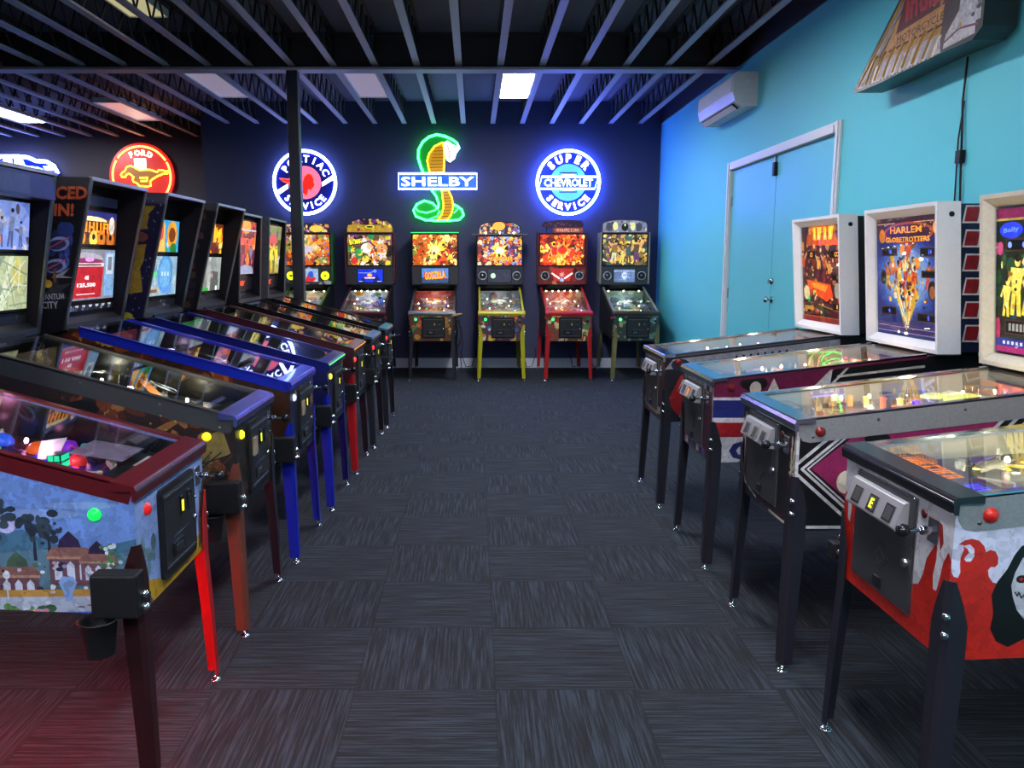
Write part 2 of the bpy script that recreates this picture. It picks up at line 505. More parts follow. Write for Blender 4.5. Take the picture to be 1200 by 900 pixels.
def joist(y1):
    j = MB(); y0 = YF + .02
    for sx in (-1, 1):
        x0, x1 = (-.034, -.006) if sx < 0 else (.006, .034)
        j.box(x0, x1, y0, y1, ZJ, ZJ + .006, CHORD); j.box(-.012 if sx < 0 else .006, -.006 if sx < 0 else .012, y0, y1, ZJ + .006, ZJ + .035, CHORD)
        j.box(x0, x1, y0, y1, ZD - .006, ZD, WEB)
    j.box(-.006, .006, y0, y1, ZJ + .001, ZJ + .005, CHORD)
    n = int((y1 - y0) / .165); pts = []
    for k in range(n + 1): pts.append((0, y0 + (y1 - y0) * k / n, (ZJ + .02) if k % 2 else (ZD - .014)))
    j.tube(pts, .0105, WEB, 5)
    return j
ja = None; jb = None; k = 0
while .265 + .425 * (5 - k) > XL + .1:
    x = .265 + .425 * (5 - k)
    if x > XS:
        if ja is None: ja = joist(YB).build('ceiling_joist'); o = ja
        else: o = dup(ja)
    else:
        if jb is None: jb = joist(YB2).build('ceiling_joist'); o = jb
        else: o = dup(jb)
    o.location.x = x; struct(o); k += 1

# recessed light panels between the joists
def troffer(x, y0, y1, m, label, z=ZJ + .006):
    t = thing('ceiling_light', label, 'ceiling light', (x, (y0 + y1) / 2, z), group='recessed panel lights between the joists')
    h = (y1 - y0) / 2
    MB().box(-.165, .165, -h, h, .012, .02, m).build('diffuser', t)
    fr = MB()
    for a in ((-.178, .178, -h - .012, -h), (-.178, .178, h, h + .012), (-.178, -.165, -h, h), (.165, .178, -h, h)): fr.box(*a, 0, .05, WHITEP)
    fr.box(-.178, .178, -h - .012, h + .012, .05, .065, WHITEP)
    for sy in (-1, 1): fr.box(-.19, .19, sy * (h - .05) - .01, sy * (h - .05) + .01, .066, .08, DKSTEEL)
    fr.build('light_frame', t)
LIT = glow('#f4f6ff', 60); DIM = glow('#b8aac0', .38); YEL = glow('#d8cf9a', .55); DIMP = glow('#d0b0bc', .42)
jx = lambda i: .265 - .425 * i + .2125
troffer(jx(0), 9.12, 10.42, LIT, 'bright white recessed ceiling panel beyond the girder, above the cobra sign')
troffer(jx(0), 5.1, 6.35, LIT, 'bright recessed ceiling panel over the aisle on this side of the girder')
troffer(jx(0), 1.1, 2.35, LIT, 'bright recessed ceiling panel over the aisle by the red flame pinball machine')
troffer(jx(4), 9.10, 10.39, DIM, 'dim lavender ceiling panel beyond the girder, one bay from the column')
troffer(jx(8), 9.10, 10.39, DIM, 'dim pale ceiling panel just beyond the girder, above the horse neon')
troffer(jx(12), 10.72, 12.05, DIMP, 'dim pinkish ceiling panel over the recessed corner near the far wall')
troffer(jx(16), 11.0, 12.2, LIT, 'bright white ceiling panel over the recessed corner above the car neon')
troffer(jx(16), 6.9, 8.15, LIT, 'added bright white ceiling panel off to the side beyond the long row, before the girder')  # added out of view to brighten the teal wall
troffer(jx(16), 2.9, 4.15, LIT, 'added bright white ceiling panel far off to the side over the long row')  # another unseen panel, added to light the teal wall and facing machine fronts
LIT2 = glow('#f4f8ff', 120)
troffer(jx(8), -1.6, -.35, LIT2, 'bright white ceiling panel over the entrance end of the long row')
troffer(jx(0), -2.2, -.95, LIT2, 'bright white ceiling panel over the entrance end of the aisle')
troffer(jx(8), 6.5, 7.75, YEL, 'dim yellowish ceiling panel half hidden behind the joist webbing', 3.745)

# wall air conditioner
a = thing('air_conditioner', 'white split air conditioner high on the teal wall near the ceiling', 'air conditioner', (XR, 8.75, 3.20))
pf = [(0, -.15), (-.14, -.155), (-.215, -.10), (-.235, -.02), (-.235, .14), (-.20, .165), (0, .165)]
MB().prism([(x, -.62, z) for x, z in pf], (0, 1.24, 0), WHITEPLASTIC).build('case', a, bevel=.012)
MB().prism([(-.236, -.59, .13), (-.243, -.59, .12), (-.243, -.59, -.01), (-.236, -.59, -.02)], (0, 1.18, 0), WHITEPLASTIC).build('front_panel', a, bevel=.003)
MB().prism([(-.15, -.54, -.157), (-.21, -.54, -.112), (-.216, -.54, -.118), (-.156, -.54, -.164)], (0, 1.08, 0), BLACK).build('air_outlet', a)
MB().prism([(-.165, -.53, -.163), (-.213, -.53, -.126), (-.222, -.53, -.134), (-.174, -.53, -.171)], (0, 1.06, 0), WHITEPLASTIC).build('louver', a)
MB().lathe([(.022, 0), (.022, .003), (.016, .004), (0, .004)], (-.10, -.62, .08), WHITEP, 14, (0, -1, 0)).build('side_cap', a)

# ------------------------------------------------------------------ pinball machine
# local frame: front face at y = 0, the player stands at -y, x to the player's right, root on the floor
MODERN = dict(zb=.535, zf=.94, slope=.27, L=1.30, yg=1.06, drop0=.09, drop1=.18, W=.60, kind='modern')
CLASSIC = dict(zb=.56, zf=.985, slope=.118, L=1.34, yg=1.06, drop0=.06, drop1=.10, W=.60, kind='classic')

def make_leg(root, corner, G, m, paint_bolt=CHROME, cap=None):
    sx, sy = corner                       # sy -1 = front
    W = G['W']; x0 = sx * (W / 2 + .010); y0 = -.010 if sy < 0 else G['L'] + .010 - .02
    zt = G['zb'] + .215
    lv = [(zt, .022, 0.), (zt - .06, .044, 0.), (zt - .12, .060, 0.), (zt - .24, .060, 0.), (.30, .054, .55), (.03, .046, 1.)]
    c, t = .014, .0045
    vs = []
    for z, w_, k in lv:
        ox = x0 + sx * .014 * k; oy = y0 + sy * .014 * k
        for u, v in ((-w_, 0), (-c, 0), (0, -c), (0, -w_), (-t, -w_), (-t, -c - .4 * t), (-c - .4 * t, -t), (-w_, -t)):
            vs.append((ox + sx * u, oy + sy * v, z))
    n = 8; fs = []
    for i in range(len(lv) - 1):
        for k in range(n):
            l = (k + 1) % n
            fs.append((i * n + k, i * n + l, (i + 1) * n + l, (i + 1) * n + k))
    fs += [tuple(range(n - 1, -1, -1)), tuple(range((len(lv) - 1) * n, len(lv) * n))]
    if sx * sy > 0: fs = [f[::-1] for f in fs]
    mb = MB().add(vs, fs, m)
    leg = mb.build('leg', root)
    lx, ly = x0 + sx * (.014 - .016), y0 + sy * (.014 - .016)
    MB().lathe([(.022, 0), (.022, .005), (.012, .010), (.006, .012), (.006, .04)], (lx, ly, 0), CHROME, 10).build('leg_leveler', leg)
    for dz in (.075, .125):
        z = zt - dz - .02
        MB().lathe([(.011, 0), (.011, .004), (.007, .009), (0, .010)], (x0 - sx * .0065, y0 - sy * .0065, z), paint_bolt, 8, (sx, sy, 0)).build('leg_bolt', leg)
    return leg

GIW = 1.7

def machine(label, loc, rotz, spec, group):
    G = dict(MODERN if spec.get('kind', 'modern') == 'modern' else CLASSIC); G.update(spec.get('geo', {}))
    rng = random.Random(spec.get('seed', 1))
    W, L, zb, zf, sl, yg = (G[k] for k in ('W', 'L', 'zb', 'zf', 'slope', 'yg'))
    zt = lambda y: zf + sl * min(y, yg)
    root = thing('pinball_machine', label, 'pinball machine', loc, rotz, group)
    side, front = spec['side'], spec['front']
    hw = W / 2
    # cabinet -----------------------------------------------------------
    c = MB()
    prof = [(0, zb), (0, zf), (yg, zt(yg)), (L, zt(yg)), (L, zb + .06)]
    for s_ in (-1, 1):
        c.prism([(s_ * hw, y, z) for y, z in prof], (-s_ * .018, 0, 0), side)
    c.box(-hw + .018, hw - .018, 0, .018, zb, zf, front)
    c.box(-hw + .018, hw - .018, L - .018, L, zb + .06, zt(yg), BLACK)
    c.prism([(-hw + .018, .018, zb + .02), (-hw + .018, .018, zb + .035), (-hw + .018, L - .018, zb + .085), (-hw + .018, L - .018, zb + .07)], (W - .036, 0, 0), BLACK)
    c.box(-hw + .018, hw - .018, yg + .02, L - .018, zt(yg) - .02, zt(yg), BLACK)
    liner = spec.get('liner', BLACKGLOSS if G['kind'] == 'modern' else mat('inner_side_cream', (.42, .40, .34), .5))
    for s_ in (-1, 1):
        c.prism([(s_ * (hw - .0182), y, z) for y, z in ((.03, zb + .1), (.03, zf - .004), (yg, zt(yg) - .004), (yg, zb + .2))], (-s_ * .001, 0, 0), liner)
    for s_, fn in ((-1, spec.get('art_minus')), (1, spec.get('art_plus'))):
        if not fn: continue
        if s_ > 0:
            A = Art(c, (hw, 0, zb), (0, 1, 0), (0, 0, 1), L, .95); A.hp = [(-sl, 1, zf - zb), (0, 1, zt(yg) - zb), (.06 / L, -1, 0)]
        else:
            A = Art(c, (-hw, L, zb), (0, -1, 0), (0, 0, 1), L, .95); A.hp = [(sl, 1, zf - zb + sl * L), (0, 1, zt(yg) - zb), (-.06 / L, -1, -.06)]
        fn(A, rng)
    if spec.get('art_front'):
        A = Art(c, (-hw, 0, zb), (1, 0, 0), (0, 0, 1), W, zf - zb); spec['art_front'](A, rng)
    c.build('cabinet', root)
    # rails, lockdown bar, glass -----------------------------------------
    rm = spec['rail']; rh = spec.get('rail_h', .03)
    for s_ in (-1, 1):
        r = MB(); xo = s_ * (hw + .003)
        lower = [(.008, zf - rh * .62), (.022, zf - rh * .86), (.05, zf - rh + .05 * sl)] if rh > .05 else [(.015, zf - rh)]
        outer = [(.004, zf + .006)] + [(.004, zf - rh * .3)] + lower + [(yg, zt(yg) - rh), (yg, zt(yg) + .006)]
        r.prism([(xo, y, z) for y, z in outer], (-s_ * .003, 0, 0), rm)
        r.prism([(xo, .05, zt(.05) + .0005), (xo, .05, zt(.05) + .010), (xo, yg, zt(yg) + .010), (xo, yg, zt(yg) + .0005)], (-s_ * .026, 0, 0), spec.get('rail_top', rm))
        if rh > .05:
            for y in (.06, .3, .62, .95):
                r.lathe([(.006, 0), (.005, .003), (0, .004)], (xo, y, zt(y) - rh * (.75 if y < .1 else .3)), DKSTEEL, 8, (s_, 0, 0))
        r.build('side_rail', root, bevel=.0015)
    lm = spec['lock']
    lb = MB()
    pl = [(-.012, zf - .034), (-.016, zf - .006), (-.008, zf + .010), (.062, zf + .010 + .066 * sl), (.062, zf - .004), (.0, zf - .004), (.0, zf - .034)]
    lb.prism([(-hw - .014, y, z) for y, z in pl], (W + .028, 0, 0), lm)
    lo = lb.build('lockdown_bar', root, bevel=.004)
    if spec.get('lock_line'):
        MB().box(-hw - .012, hw + .012, -.0175, -.0145, zf - .004, zf + .001, spec['lock_line']).build('edge_trim', lo)
    gz = .003
    MB().prism([(-hw + .006, .055, zt(.055) + gz - .006), (-hw + .006, .055, zt(.055) + gz - .002), (-hw + .006, yg, zt(yg) + gz - .002), (-hw + .006, yg, zt(yg) + gz - .006)], (W - .012, 0, 0), GLASS).build('playfield_glass', root)
    # legs ---------------------------------------------------------------
    for corner, m in zip(((-1, -1), (1, -1), (-1, 1), (1, 1)), spec['legs']):
        make_leg(root, corner, G, m)
    # front furniture -----------------------------------------------------
    fb = spec.get('flipper', '#c02020')
    for s_ in (-1, 1):
        zc = zf - (.036 if G['kind'] == 'classic' else .075)
        b = MB().lathe([(.019, 0), (.019, .006), (.0135, .007), (.0135, .012), (.011, .015), (0, .015)], (s_ * (hw + .003), .085 if G['kind'] == 'classic' else .115, zc), glow(fb, spec.get('flip_e', .25)), 12, (s_, 0, 0))
        b.build('flipper_button', root)
    if G['kind'] == 'modern': modern_front(root, spec, G, rng)
    else: classic_front(root, spec, G, rng)
    playfield(root, spec, G, zt, rng)
    spec['head'](root, spec, G, zt, rng)
    if spec.get('cup'):
        x = -hw - .014; z0 = zb - .005
        cu = MB().box(x - .075, x - .012, -.03, .105, z0 + .03, z0 + .16, BLACK).box(x - .012, x + .0, -.02, .05, z0 + .05, z0 + .14, BLACK)
        ch = cu.build('cup_holder', root, bevel=.008)
        MB().lathe([(.040, 0), (.052, .10), (.058, .105), (.054, .108), (.048, .10), (.036, .006)], (x - .075, .085, z0 - .075), BLACK, 14).build('cup', ch)
        for dz in (.09, .05): MB().lathe([(.011, 0), (.011, .012), (.006, .014), (.006, .02)], (x - .03, -.03, z0 + dz), CHROME, 8, (0, -1, 0)).build('clamp_screw', ch)
    if spec.get('clamp'):
        x = -hw - .014; z0 = zb + .04
        ch = MB().box(x - .05, x, -.02, .035, z0, z0 + .055, BLACK).build('drink_clamp', root, bevel=.006)
        MB().lathe([(.010, 0), (.010, .02), (.006, .022), (.006, .03)], (x - .05, .0, z0 + .03), CHROME, 8, (-1, 0, 0)).build('clamp_screw', ch)
    return root

def plunger(root, x, z, knob=BLACKGLOSS):
    p = MB().box(x - .024, x + .024, -.006, 0, z - .034, z + .034, CHROME).lathe([(.013, 0), (.013, .03), (.006, .034), (.006, .062)], (x, -.006, z), CHROME, 10, (0, -1, 0)).build('plunger', root, bevel=.002)
    MB().lathe([(.006, 0), (.015, .006), (.018, .018), (.014, .03), (0, .034)], (x, -.066, z), knob, 12, (0, -1, 0)).build('plunger_knob', p)

def modern_front(root, spec, G, rng):
    zb, zf = G['zb'], G['zf']; x0, x1, z0, z1 = -.135, .175, zb + .035, zf - .055
    d = MB(); r = .02
    pts = []
    for cx, cz, a0 in ((x1 - r, z1 - r, 0), (x0 + r, z1 - r, 90), (x0 + r, z0 + r, 180), (x1 - r, z0 + r, 270)):
        for k in range(5):
            a = math.radians(a0 + 22.5 * k); pts.append((cx + r * math.cos(a), 0., cz + r * math.sin(a)))
    d.prism(pts, (0, -.012, 0), BLACK)
    d.box(x0 + .02, x1 - .02, -.015, -.012, z0 + .02, z1 - .02, mat('door_black', (.018, .018, .02), .35, bump=.3, scale=300))
    d.box(x0 + .025, x1 - .025, -.019, -.014, z1 - .034, z1 - .028, DKSTEEL).box(x0 + .025, x1 - .025, -.018, -.014, z0 + .03, z0 + .034, DKSTEEL)
    d.box(x0 + .09, x1 - .07, -.017, -.014, zb + .15, zb + .153, DKSTEEL)
    door = d.build('coin_door', root)
    lit = glow(spec.get('coin_light', '#e8e040'), spec.get('coin_e', 1.6))
    for k, xx in enumerate((.035, .105)):
        s_ = MB().box(xx - .014, xx + .014, -.020, -.0152, z1 - .125, z1 - .06, BLACKGLOSS)
        s_.box(xx - .007, xx + .007, -.0215, -.020, z1 - .112, z1 - .075, lit if (k == 0 or spec.get('two_lit')) else DKSTEEL)
        s_.build('coin_reject', door)
    MB().box(-.06, .03, -.021, -.0152, z0 + .055, z0 + .10, BLACKGLOSS).box(-.045, .015, -.024, -.021, z0 + .065, z0 + .09, DKSTEEL).build('coin_return', door, bevel=.003)
    MB().lathe([(.010, 0), (.010, .006), (.006, .008), (0, .008)], (.152, -.0152, zb + .16), CHROME, 10, (0, -1, 0)).build('door_lock', door)
    if spec.get('bill'):
        MB().box(-.105, -.045, -.026, -.0152, z1 - .15, z1 - .07, mat('bill_plate', (.33, .25, .17), .5)).build('bill_slot', door, bevel=.003)
    plunger(root, .235, zf - .10, spec.get('knob', BLACKGLOSS))
    st, se = spec.get('start', ('#30d060', 2.))
    MB().lathe([(.019, 0), (.019, .006), (.014, .007), (.014, .012), (0, .013)], (-.215, 0, zf - .085), glow(st, se), 14, (0, -1, 0)).build('start_button', root)
    for k in (-1, 1):
        MB().lathe([(.006, 0), (.006, .003), (.003, .006), (0, .006)], (.235 + k * .03, 0, zf - .17), CHROME, 8, (0, -1, 0)).build('front_bolt', root)

def classic_front(root, spec, G, rng):
    zb, zf = G['zb'], G['zf']; x0, x1, z0, z1 = -.215, .135, zb + .045, zf - .045
    dm = mat('coin_door_charcoal', (.035, .036, .040), .45, bump=.2, scale=260)
    d = MB().box(x0, x1, -.004, 0, z0, z1, STEEL).box(x0 + .007, x1 - .007, -.008, -.004, z0 + .007, z1 - .007, dm)
    for xx in (x0 + .02, (x0 + x1) / 2, x1 - .02):
        for z in (z0 + .0035, z1 - .0035): d.lathe([(.004, 0), (.003, .002), (0, .003)], (xx, -.004, z), CHROME, 6, (0, -1, 0))
    # raised lozenge pressed into the door
    cx, cz = -.035, zb + .16
    for r0, a in ((.045, dm), (.030, DKSTEEL), (.022, dm)):
        d.prism([(cx + r0, -.008, cz), (cx, -.008, cz + r0), (cx - r0, -.008, cz), (cx, -.008, cz - r0)], (0, -.0015 - (.045 - r0) * .06, 0), a)
    door = d.build('coin_door', root)
    bz0, bz1 = z1 - .105, z1 - .02
    b = MB().prism([(x0 + .015, y, z) for y, z in ((-.008, bz0), (-.044, bz0 + .004), (-.046, bz0 + .010), (-.022, bz1 - .004), (-.008, bz1))], (x1 - x0 - .05, 0, 0), BRIGHT)
    bez = b.build('coin_bezel', door, bevel=.002)
    for k in range(3):
        xx = x0 + .05 + k * .095
        sdir = V((0, .024, bz1 - .004 - bz0 - .010)).normalized()
        fm = spec.get('slot_lit') if (k == 1 and spec.get('slot_lit')) else mat('slot_dark', (.06, .06, .065), .4)
        o = V((xx, -.0455 + .002, bz0 + .016)); n = V((0, -sdir.z, sdir.y)).normalized()
        q = MB().prism([o, o + V((.05, 0, 0)), o + V((.05, 0, 0)) + sdir * .05, o + sdir * .05], n * .004, CHROME)
        o2 = o + V((.007, 0, 0)) + sdir * .006 + n * .0
        q.prism([o2, o2 + V((.036, 0, 0)), o2 + V((.036, 0, 0)) + sdir * .038, o2 + sdir * .038], n * .005, mat('slot_dark', (.06, .06, .065), .4) if isinstance(fm, str) else fm)
        so = q.build('coin_slot', bez)
        if k == 1 and spec.get('slot_char'):
            A = Art(MB(), o2 + n * .0055, (1, 0, 0), sdir, .036, .038); A.text(spec['slot_char'], .018, .019, .028, glow('#d8e020', 3), bold=.02); A.mb.build('credit_digit', bez)
    MB().lathe([(.014, 0), (.014, .008), (.009, .012), (0, .013)], (x1 - .03, -.008, zb + .19), CHROME, 12, (0, -1, 0)).build('door_lock', door)
    MB().box(-.06, -.02, -.016, -.008, z0 + .02, z0 + .05, BLACK).build('coin_return', door, bevel=.002)
    plunger(root, .215, zf - .105)
    MB().lathe([(.013, 0), (.013, .005), (.009, .007), (0, .007)], (.165, 0, zf - .075), glow(spec.get('start', ('#401010', .2))[0], .02), 12, (0, -1, 0)).build('start_button', root)

# ------------------------------------------------------------------ playfield
def playfield(root, spec, G, zt, rng):
    W, yg = G['W'], G['yg']; hw = W / 2 - .020
    y0, y1 = .075, yg - .02
    a = V((0, y0, zt(y0) - G['drop0'])); b = V((0, y1, zt(y1) - G['drop1']))
    Vd = (b - a); Lp = Vd.length; Vd.normalize(); Ud = V((1, 0, 0)); Nd = Ud.cross(Vd)
    P = lambda u, v, h=0.: a + Ud * u + Vd * (v * Lp) + Nd * h
    M = Matrix((Ud, Vd, Nd)).transposed().to_4x4()
    pal = spec['pal']
    mb = MB()
    mb.prism([P(-hw, 0, -.012), P(hw, 0, -.012), P(hw, 1, -.012), P(-hw, 1, -.012)], Nd * .012, WOODRAIL, ink(pal[0]))
    A = Art(mb, P(-hw, 0), Ud, Vd, 2 * hw, Lp)
    A.burst(pal, spec.get('nart', 34), rng, .06, .24)
    mb.build('playfield', root)
    detail = spec.get('detail', 2)
    # apron with cards
    ap = MB().prism([P(-hw, 0, .001), P(hw, 0, .001), P(hw, .115, .001), P(.07, .135, .001), P(-.07, .135, .001), P(-hw, .115, .001)], Nd * .026, spec.get('apron', BLACK)).build('apron', root, bevel=.002)
    for s_ in (-1, 1):
        cd = MB(); m1 = spec.get('card', ink('#c9c4bc'))
        cd.prism([P(s_ * .155 - .07, .02, .028), P(s_ * .155 + .07, .02, .028), P(s_ * .155 + .07, .095, .028), P(s_ * .155 - .07, .095, .028)], Nd * .001, m1)
        for k in range(4):
            v = .035 + k * .014
            cd.prism([P(s_ * .155 - .055, v, .029), P(s_ * .155 + .05 - .02 * (k % 2), v, .029), P(s_ * .155 + .05 - .02 * (k % 2), v + .006, .029), P(s_ * .155 - .055, v + .006, .029)], Nd * .0004, ink('#3a3a44'))
        cd.build('instruction_card', ap)
    # back panel and inner side walls' lit art
    bp = MB(); hh = G['drop1'] - .012
    bp.prism([P(-hw, .985, .001), P(hw, .985, .001), P(hw, 1, .001), P(-hw, 1, .001)], Nd * (hh - .03), ink(pal[1]))
    AA = Art(bp, P(-hw, .984, .002), Ud, Nd, 2 * hw, hh - .03); AA.burst(pal, 10, rng, .2, .5)
    bp.build('back_panel', root)
    # flippers
    for s_ in (-1, 1):
        f = MB(); ang = math.radians(-32); p0 = P(s_ * .115, .185, .012)
        dr = (Ud * (-s_) * math.cos(ang) + Vd * math.sin(ang)); q = dr.cross(Nd)
        ring = []
        for k in range(7): t = PI / 2 + PI * k / 6; ring.append(p0 + (dr * math.cos(t) + q * math.sin(t)) * .014)
        for k in range(7): t = -PI / 2 + PI * k / 6; ring.append(p0 + dr * .075 + (dr * math.cos(t) + q * math.sin(t)) * .008)
        f.prism(ring, Nd * .022, ink(spec.get('flip_col', '#d8d0c0')))
        f.build('flipper', root)
    # slingshots
    for s_ in (-1, 1):
        g = MB()
        pts = [P(s_ * .185, .25, .022), P(s_ * .125, .235, .022), P(s_ * .195, .36, .022)]
        g.prism(pts, Nd * .004, ink(rng.choice(pal)))
        for p in pts: g.tube([p - Nd * .021, p], .004, CHROME, 6)
        g.tube([p - Nd * .010 for p in pts], .004, RUBBER, 5, closed=True)
        g.build('slingshot', root)
    # pop bumpers
    bc = spec.get('bumper', '#f0e8c0'); be = spec.get('bumper_e', .5)
    for u, v in spec.get('pops', ((-.08, .74), (.06, .78), (0., .66))):
        pb = MB().lathe([(.030, 0), (.026, .006), (.024, .035)], P(u, v), WHITEPLASTIC, 14, Nd).build('pop_bumper', root)
        MB().lathe([(.037, 0), (.039, .004), (.034, .010), (.018, .015), (0, .016)], P(u, v, .036), glow(bc, be), 16, Nd).build('bumper_cap', pb)
    # ramps
    rc = spec.get('ramps', [('#c8d0d8', -1), ('#c8d0d8', 1)])
    for cI, s_ in rc[: 2]:
        rp = MB(); cl = []
        for k in range(13):
            t = k / 12
            u = s_ * (.215 - .06 * math.sin(t * 2.6)); v = .36 + .52 * t; h = .03 + .055 * math.sin(min(1, t * 1.2) * PI * .8)
            cl.append(P(u, v, h))
        for off in (-.018, .018): rp.tube([p + Ud * off + Nd * .006 for p in cl], .0028, CHROME, 5)
        rp.tube(cl, .0028, CHROME, 5)
        for k in range(0, 13, 3): rp.tube([cl[k] + Ud * -.018 + Nd * .006, cl[k], cl[k] + Ud * .018 + Nd * .006], .002, CHROME, 4)
        for k in (1, 6, 11):
            hh_ = (cl[k] - a).dot(Nd)
            rp.tube([cl[k], cl[k] - Nd * hh_], .003, CHROME, 5)
        rp.build('wire_ramp', root)
    # plastics raised on posts
    for k in range(spec.get('nplastic', 9)):
        u, v = rng.uniform(-.21, .21), rng.uniform(.42, .95); r = rng.uniform(.03, .065); n = rng.randint(4, 6)
        h = rng.uniform(.025, .05)
        ring = [P(u + r * rng.uniform(.7, 1.2) * math.cos(6.28 * j / n), v + r * rng.uniform(.7, 1.2) * math.sin(6.28 * j / n) / Lp, h) for j in range(n)]
        q = MB().prism(ring, Nd * .003, ink(rng.choice(pal), .12 if detail > 1 else .2))
        for j in range(0, n, 2): q.tube([ring[j] * .85 + P(u, v, h) * .15, ring[j] * .85 + P(u, v, h) * .15 - Nd * h], .0035, CHROME, 5)
        q.build('plastic_guard', root)
    # target bank
    tu, tv = spec.get('targets', (.12, .58))
    for k in range(4):
        o = P(tu + (k - 1.5) * .027, tv, .001)
        MB().prism([o, o + Ud * .022, o + Ud * .022 + Nd * .028, o + Nd * .028], Vd * .004, ink(pal[(k + 2) % len(pal)])).build('drop_target', root)
    # insert lamps, posts, bulbs: one mesh each, copied
    mrot = M.to_euler()
    def proto(name, mb_):
        o = mb_.build(name, root); o.rotation_euler = mrot; return o
    inserts = spec.get('inserts', ['#ff4030', '#40c0ff', '#ffd040', '#60ff60'])
    per = []
    for cidx, cc in enumerate(inserts):
        o = proto('insert_lamp', MB().lathe([(.011, 0), (.011, .0012), (0, .0016)], (0, 0, 0), glow(cc, spec.get('ins_e', 2.2)), 10)); per.append(o)
    nI = spec.get('ninsert', 12)
    for k in range(max(nI, len(per))):
        u = rng.uniform(-.17, .17); v = rng.uniform(.22, .62)
        o = per[k] if k < len(per) else dup(per[k % len(per)], root)
        o.location = P(u, v, .009)
    nP = spec.get('npost', 8)
    pp = None
    for k in range(nP):
        if pp is None:
            pp = proto('rubber_post', MB().lathe([(.006, 0), (.006, .01), (.011, .012), (.011, .02), (.006, .022), (.005, .032), (0, .033)], (0, 0, 0), ink(spec.get('post', '#e0ddd0')), 8)); o = pp
        else: o = dup(pp, root)
        o.location = P(rng.uniform(-.24, .24), rng.uniform(.3, .95), .002)
    gi = spec.get('gi', '#ffe0b0'); nB = spec.get('nbulb', 7); bb = None
    for k in range(nB):
        if bb is None:
            bb = proto('lamp_bulb', MB().ball((0, 0, .014), .008, glow(gi, spec.get('gi_e', 22)), 8, 5, (1, 1, 1.4)).lathe([(.005, 0), (.005, .008)], (0, 0, 0), CHROME, 6)); o = bb
        else: o = dup(bb, root)
        o.location = P((-1 if k % 2 else 1) * rng.uniform(.12, .245), .28 + .68 * k / max(1, nB - 1), .012)
    if spec.get('toys'): spec['toys'](root, P, Ud, Vd, Nd, Lp, rng)
    # the general-illumination lamps light the playfield
    gc = srgb(gi)
    for v in (.35, .8):
        ld = bpy.data.lights.new('playfield_lamp', 'POINT'); ld.color = gc; ld.energy = spec.get('gi_w', .9) * GIW; ld.shadow_soft_size = .02
        lo = bpy.data.objects.new('playfield_lamp', ld); C.objects.link(lo); lo.parent = root
        lo.location = P(0, v, G['drop0'] * .72)
    if spec.get('spots'):
        for k in range(spec['spots']):
            x = -.22 + .44 * k / (spec['spots'] - 1)
            p = V((x, yg - .05, zt(yg) - .030))
            s_ = MB().lathe([(.012, 0), (.015, .02)], p, BLACK, 10, (0, -.5, -.8)).build('spotlight', root)
            MB().ball(tuple(p + V((0, -.012, -.020))), .011, glow('#fff4e0', 14), 8, 5).build('spot_bulb', s_)

# ------------------------------------------------------------------ heads
def head_stern(root, spec, G, zt, rng):
    h = spec['hd']; z0, z1 = 1.245, h.get('z1', 1.985); y0, y1 = .985, 1.25; x = .335
    case = MB().box(-x, x, y0, y1, z0, z1, h.get('case', BLACK)).box(-.2, .2, y0 + .05, y1 - .03, zt(2) - .005, z0, BLACK)
    case.build('backbox', root, bevel=.004)
    tm = h.get('trim')
    if tm:
        for s_ in (-1, 1):
            MB().prism([(s_ * x, y0 - .015, z0 + .02), (s_ * x, y0 - .015, z1 + .005), (s_ * x, y1, z1 + .005), (s_ * x, y1, z0 + .06)], (s_ * .022, 0, 0), tm).build('backbox_trim', root, bevel=.002)
    zs = z0 + .265
    g = MB().box(-x + .012, x - .012, y0 - .006, y0, zs + .012, z1 - .012, BLACKGLOSS)
    A = Art(g, (-x + .02, y0 - .006, zs + .02), (1, 0, 0), (0, 0, 1), 2 * x - .04, z1 - .032 - zs - .012, e=h.get('e', .82))
    h['glass'](A, rng); g.build('backglass', root)
    sp = MB().box(-x + .006, x - .006, y0 - .012, y0, z0 + .012, zs, h.get('panel', mat('speaker_panel', (.03, .03, .036), .45)))
    if h.get('panel_art'):
        A = Art(sp, (-x + .006, y0 - .012, z0 + .012), (1, 0, 0), (0, 0, 1), 2 * x - .012, zs - z0 - .012, e=h.get('panel_e', 0)); h['panel_art'](A, rng)
    spo = sp.build('speaker_panel', root)
    zc = z0 + .135
    if h.get('speakers'):
        for s_ in (-1, 1):
            so = MB().lathe([(.070, 0), (.070, .006), (.060, .010), (.054, .006), (.030, -.0), (.022, .004), (0, .008)], (s_ * .245, y0 - .0135, zc), BLACK, 20, (0, -1, 0)).build('speaker', root)
            MB().lathe([(.060, .010), (.063, .012), (.050, .0125), (.048, .010)], (s_ * .245, y0 - .0140, zc), h['speakers'], 20, (0, -1, 0)).build('speaker_ring', so)
            MB().lathe([(.026, .006), (.022, .010), (0, .012)], (s_ * .245, y0 - .0140, zc), h.get('cone', DKSTEEL), 14, (0, -1, 0)).build('speaker_cone', so)
    if h.get('display'):
        dw, dh = h.get('dsize', (.34, .19)); g = MB().box(-dw / 2 - .008, dw / 2 + .008, y0 - .017, y0 - .011, zc - dh / 2 - .008, zc + dh / 2 + .008, BLACKGLOSS)
        A = Art(g, (-dw / 2, y0 - .017, zc - dh / 2), (1, 0, 0), (0, 0, 1), dw, dh, e=h.get('de', .9)); h['display'](A, rng); g.build('display', root)
    if h.get('topper'): h['topper'](root, y0, y1, z1, x, rng)

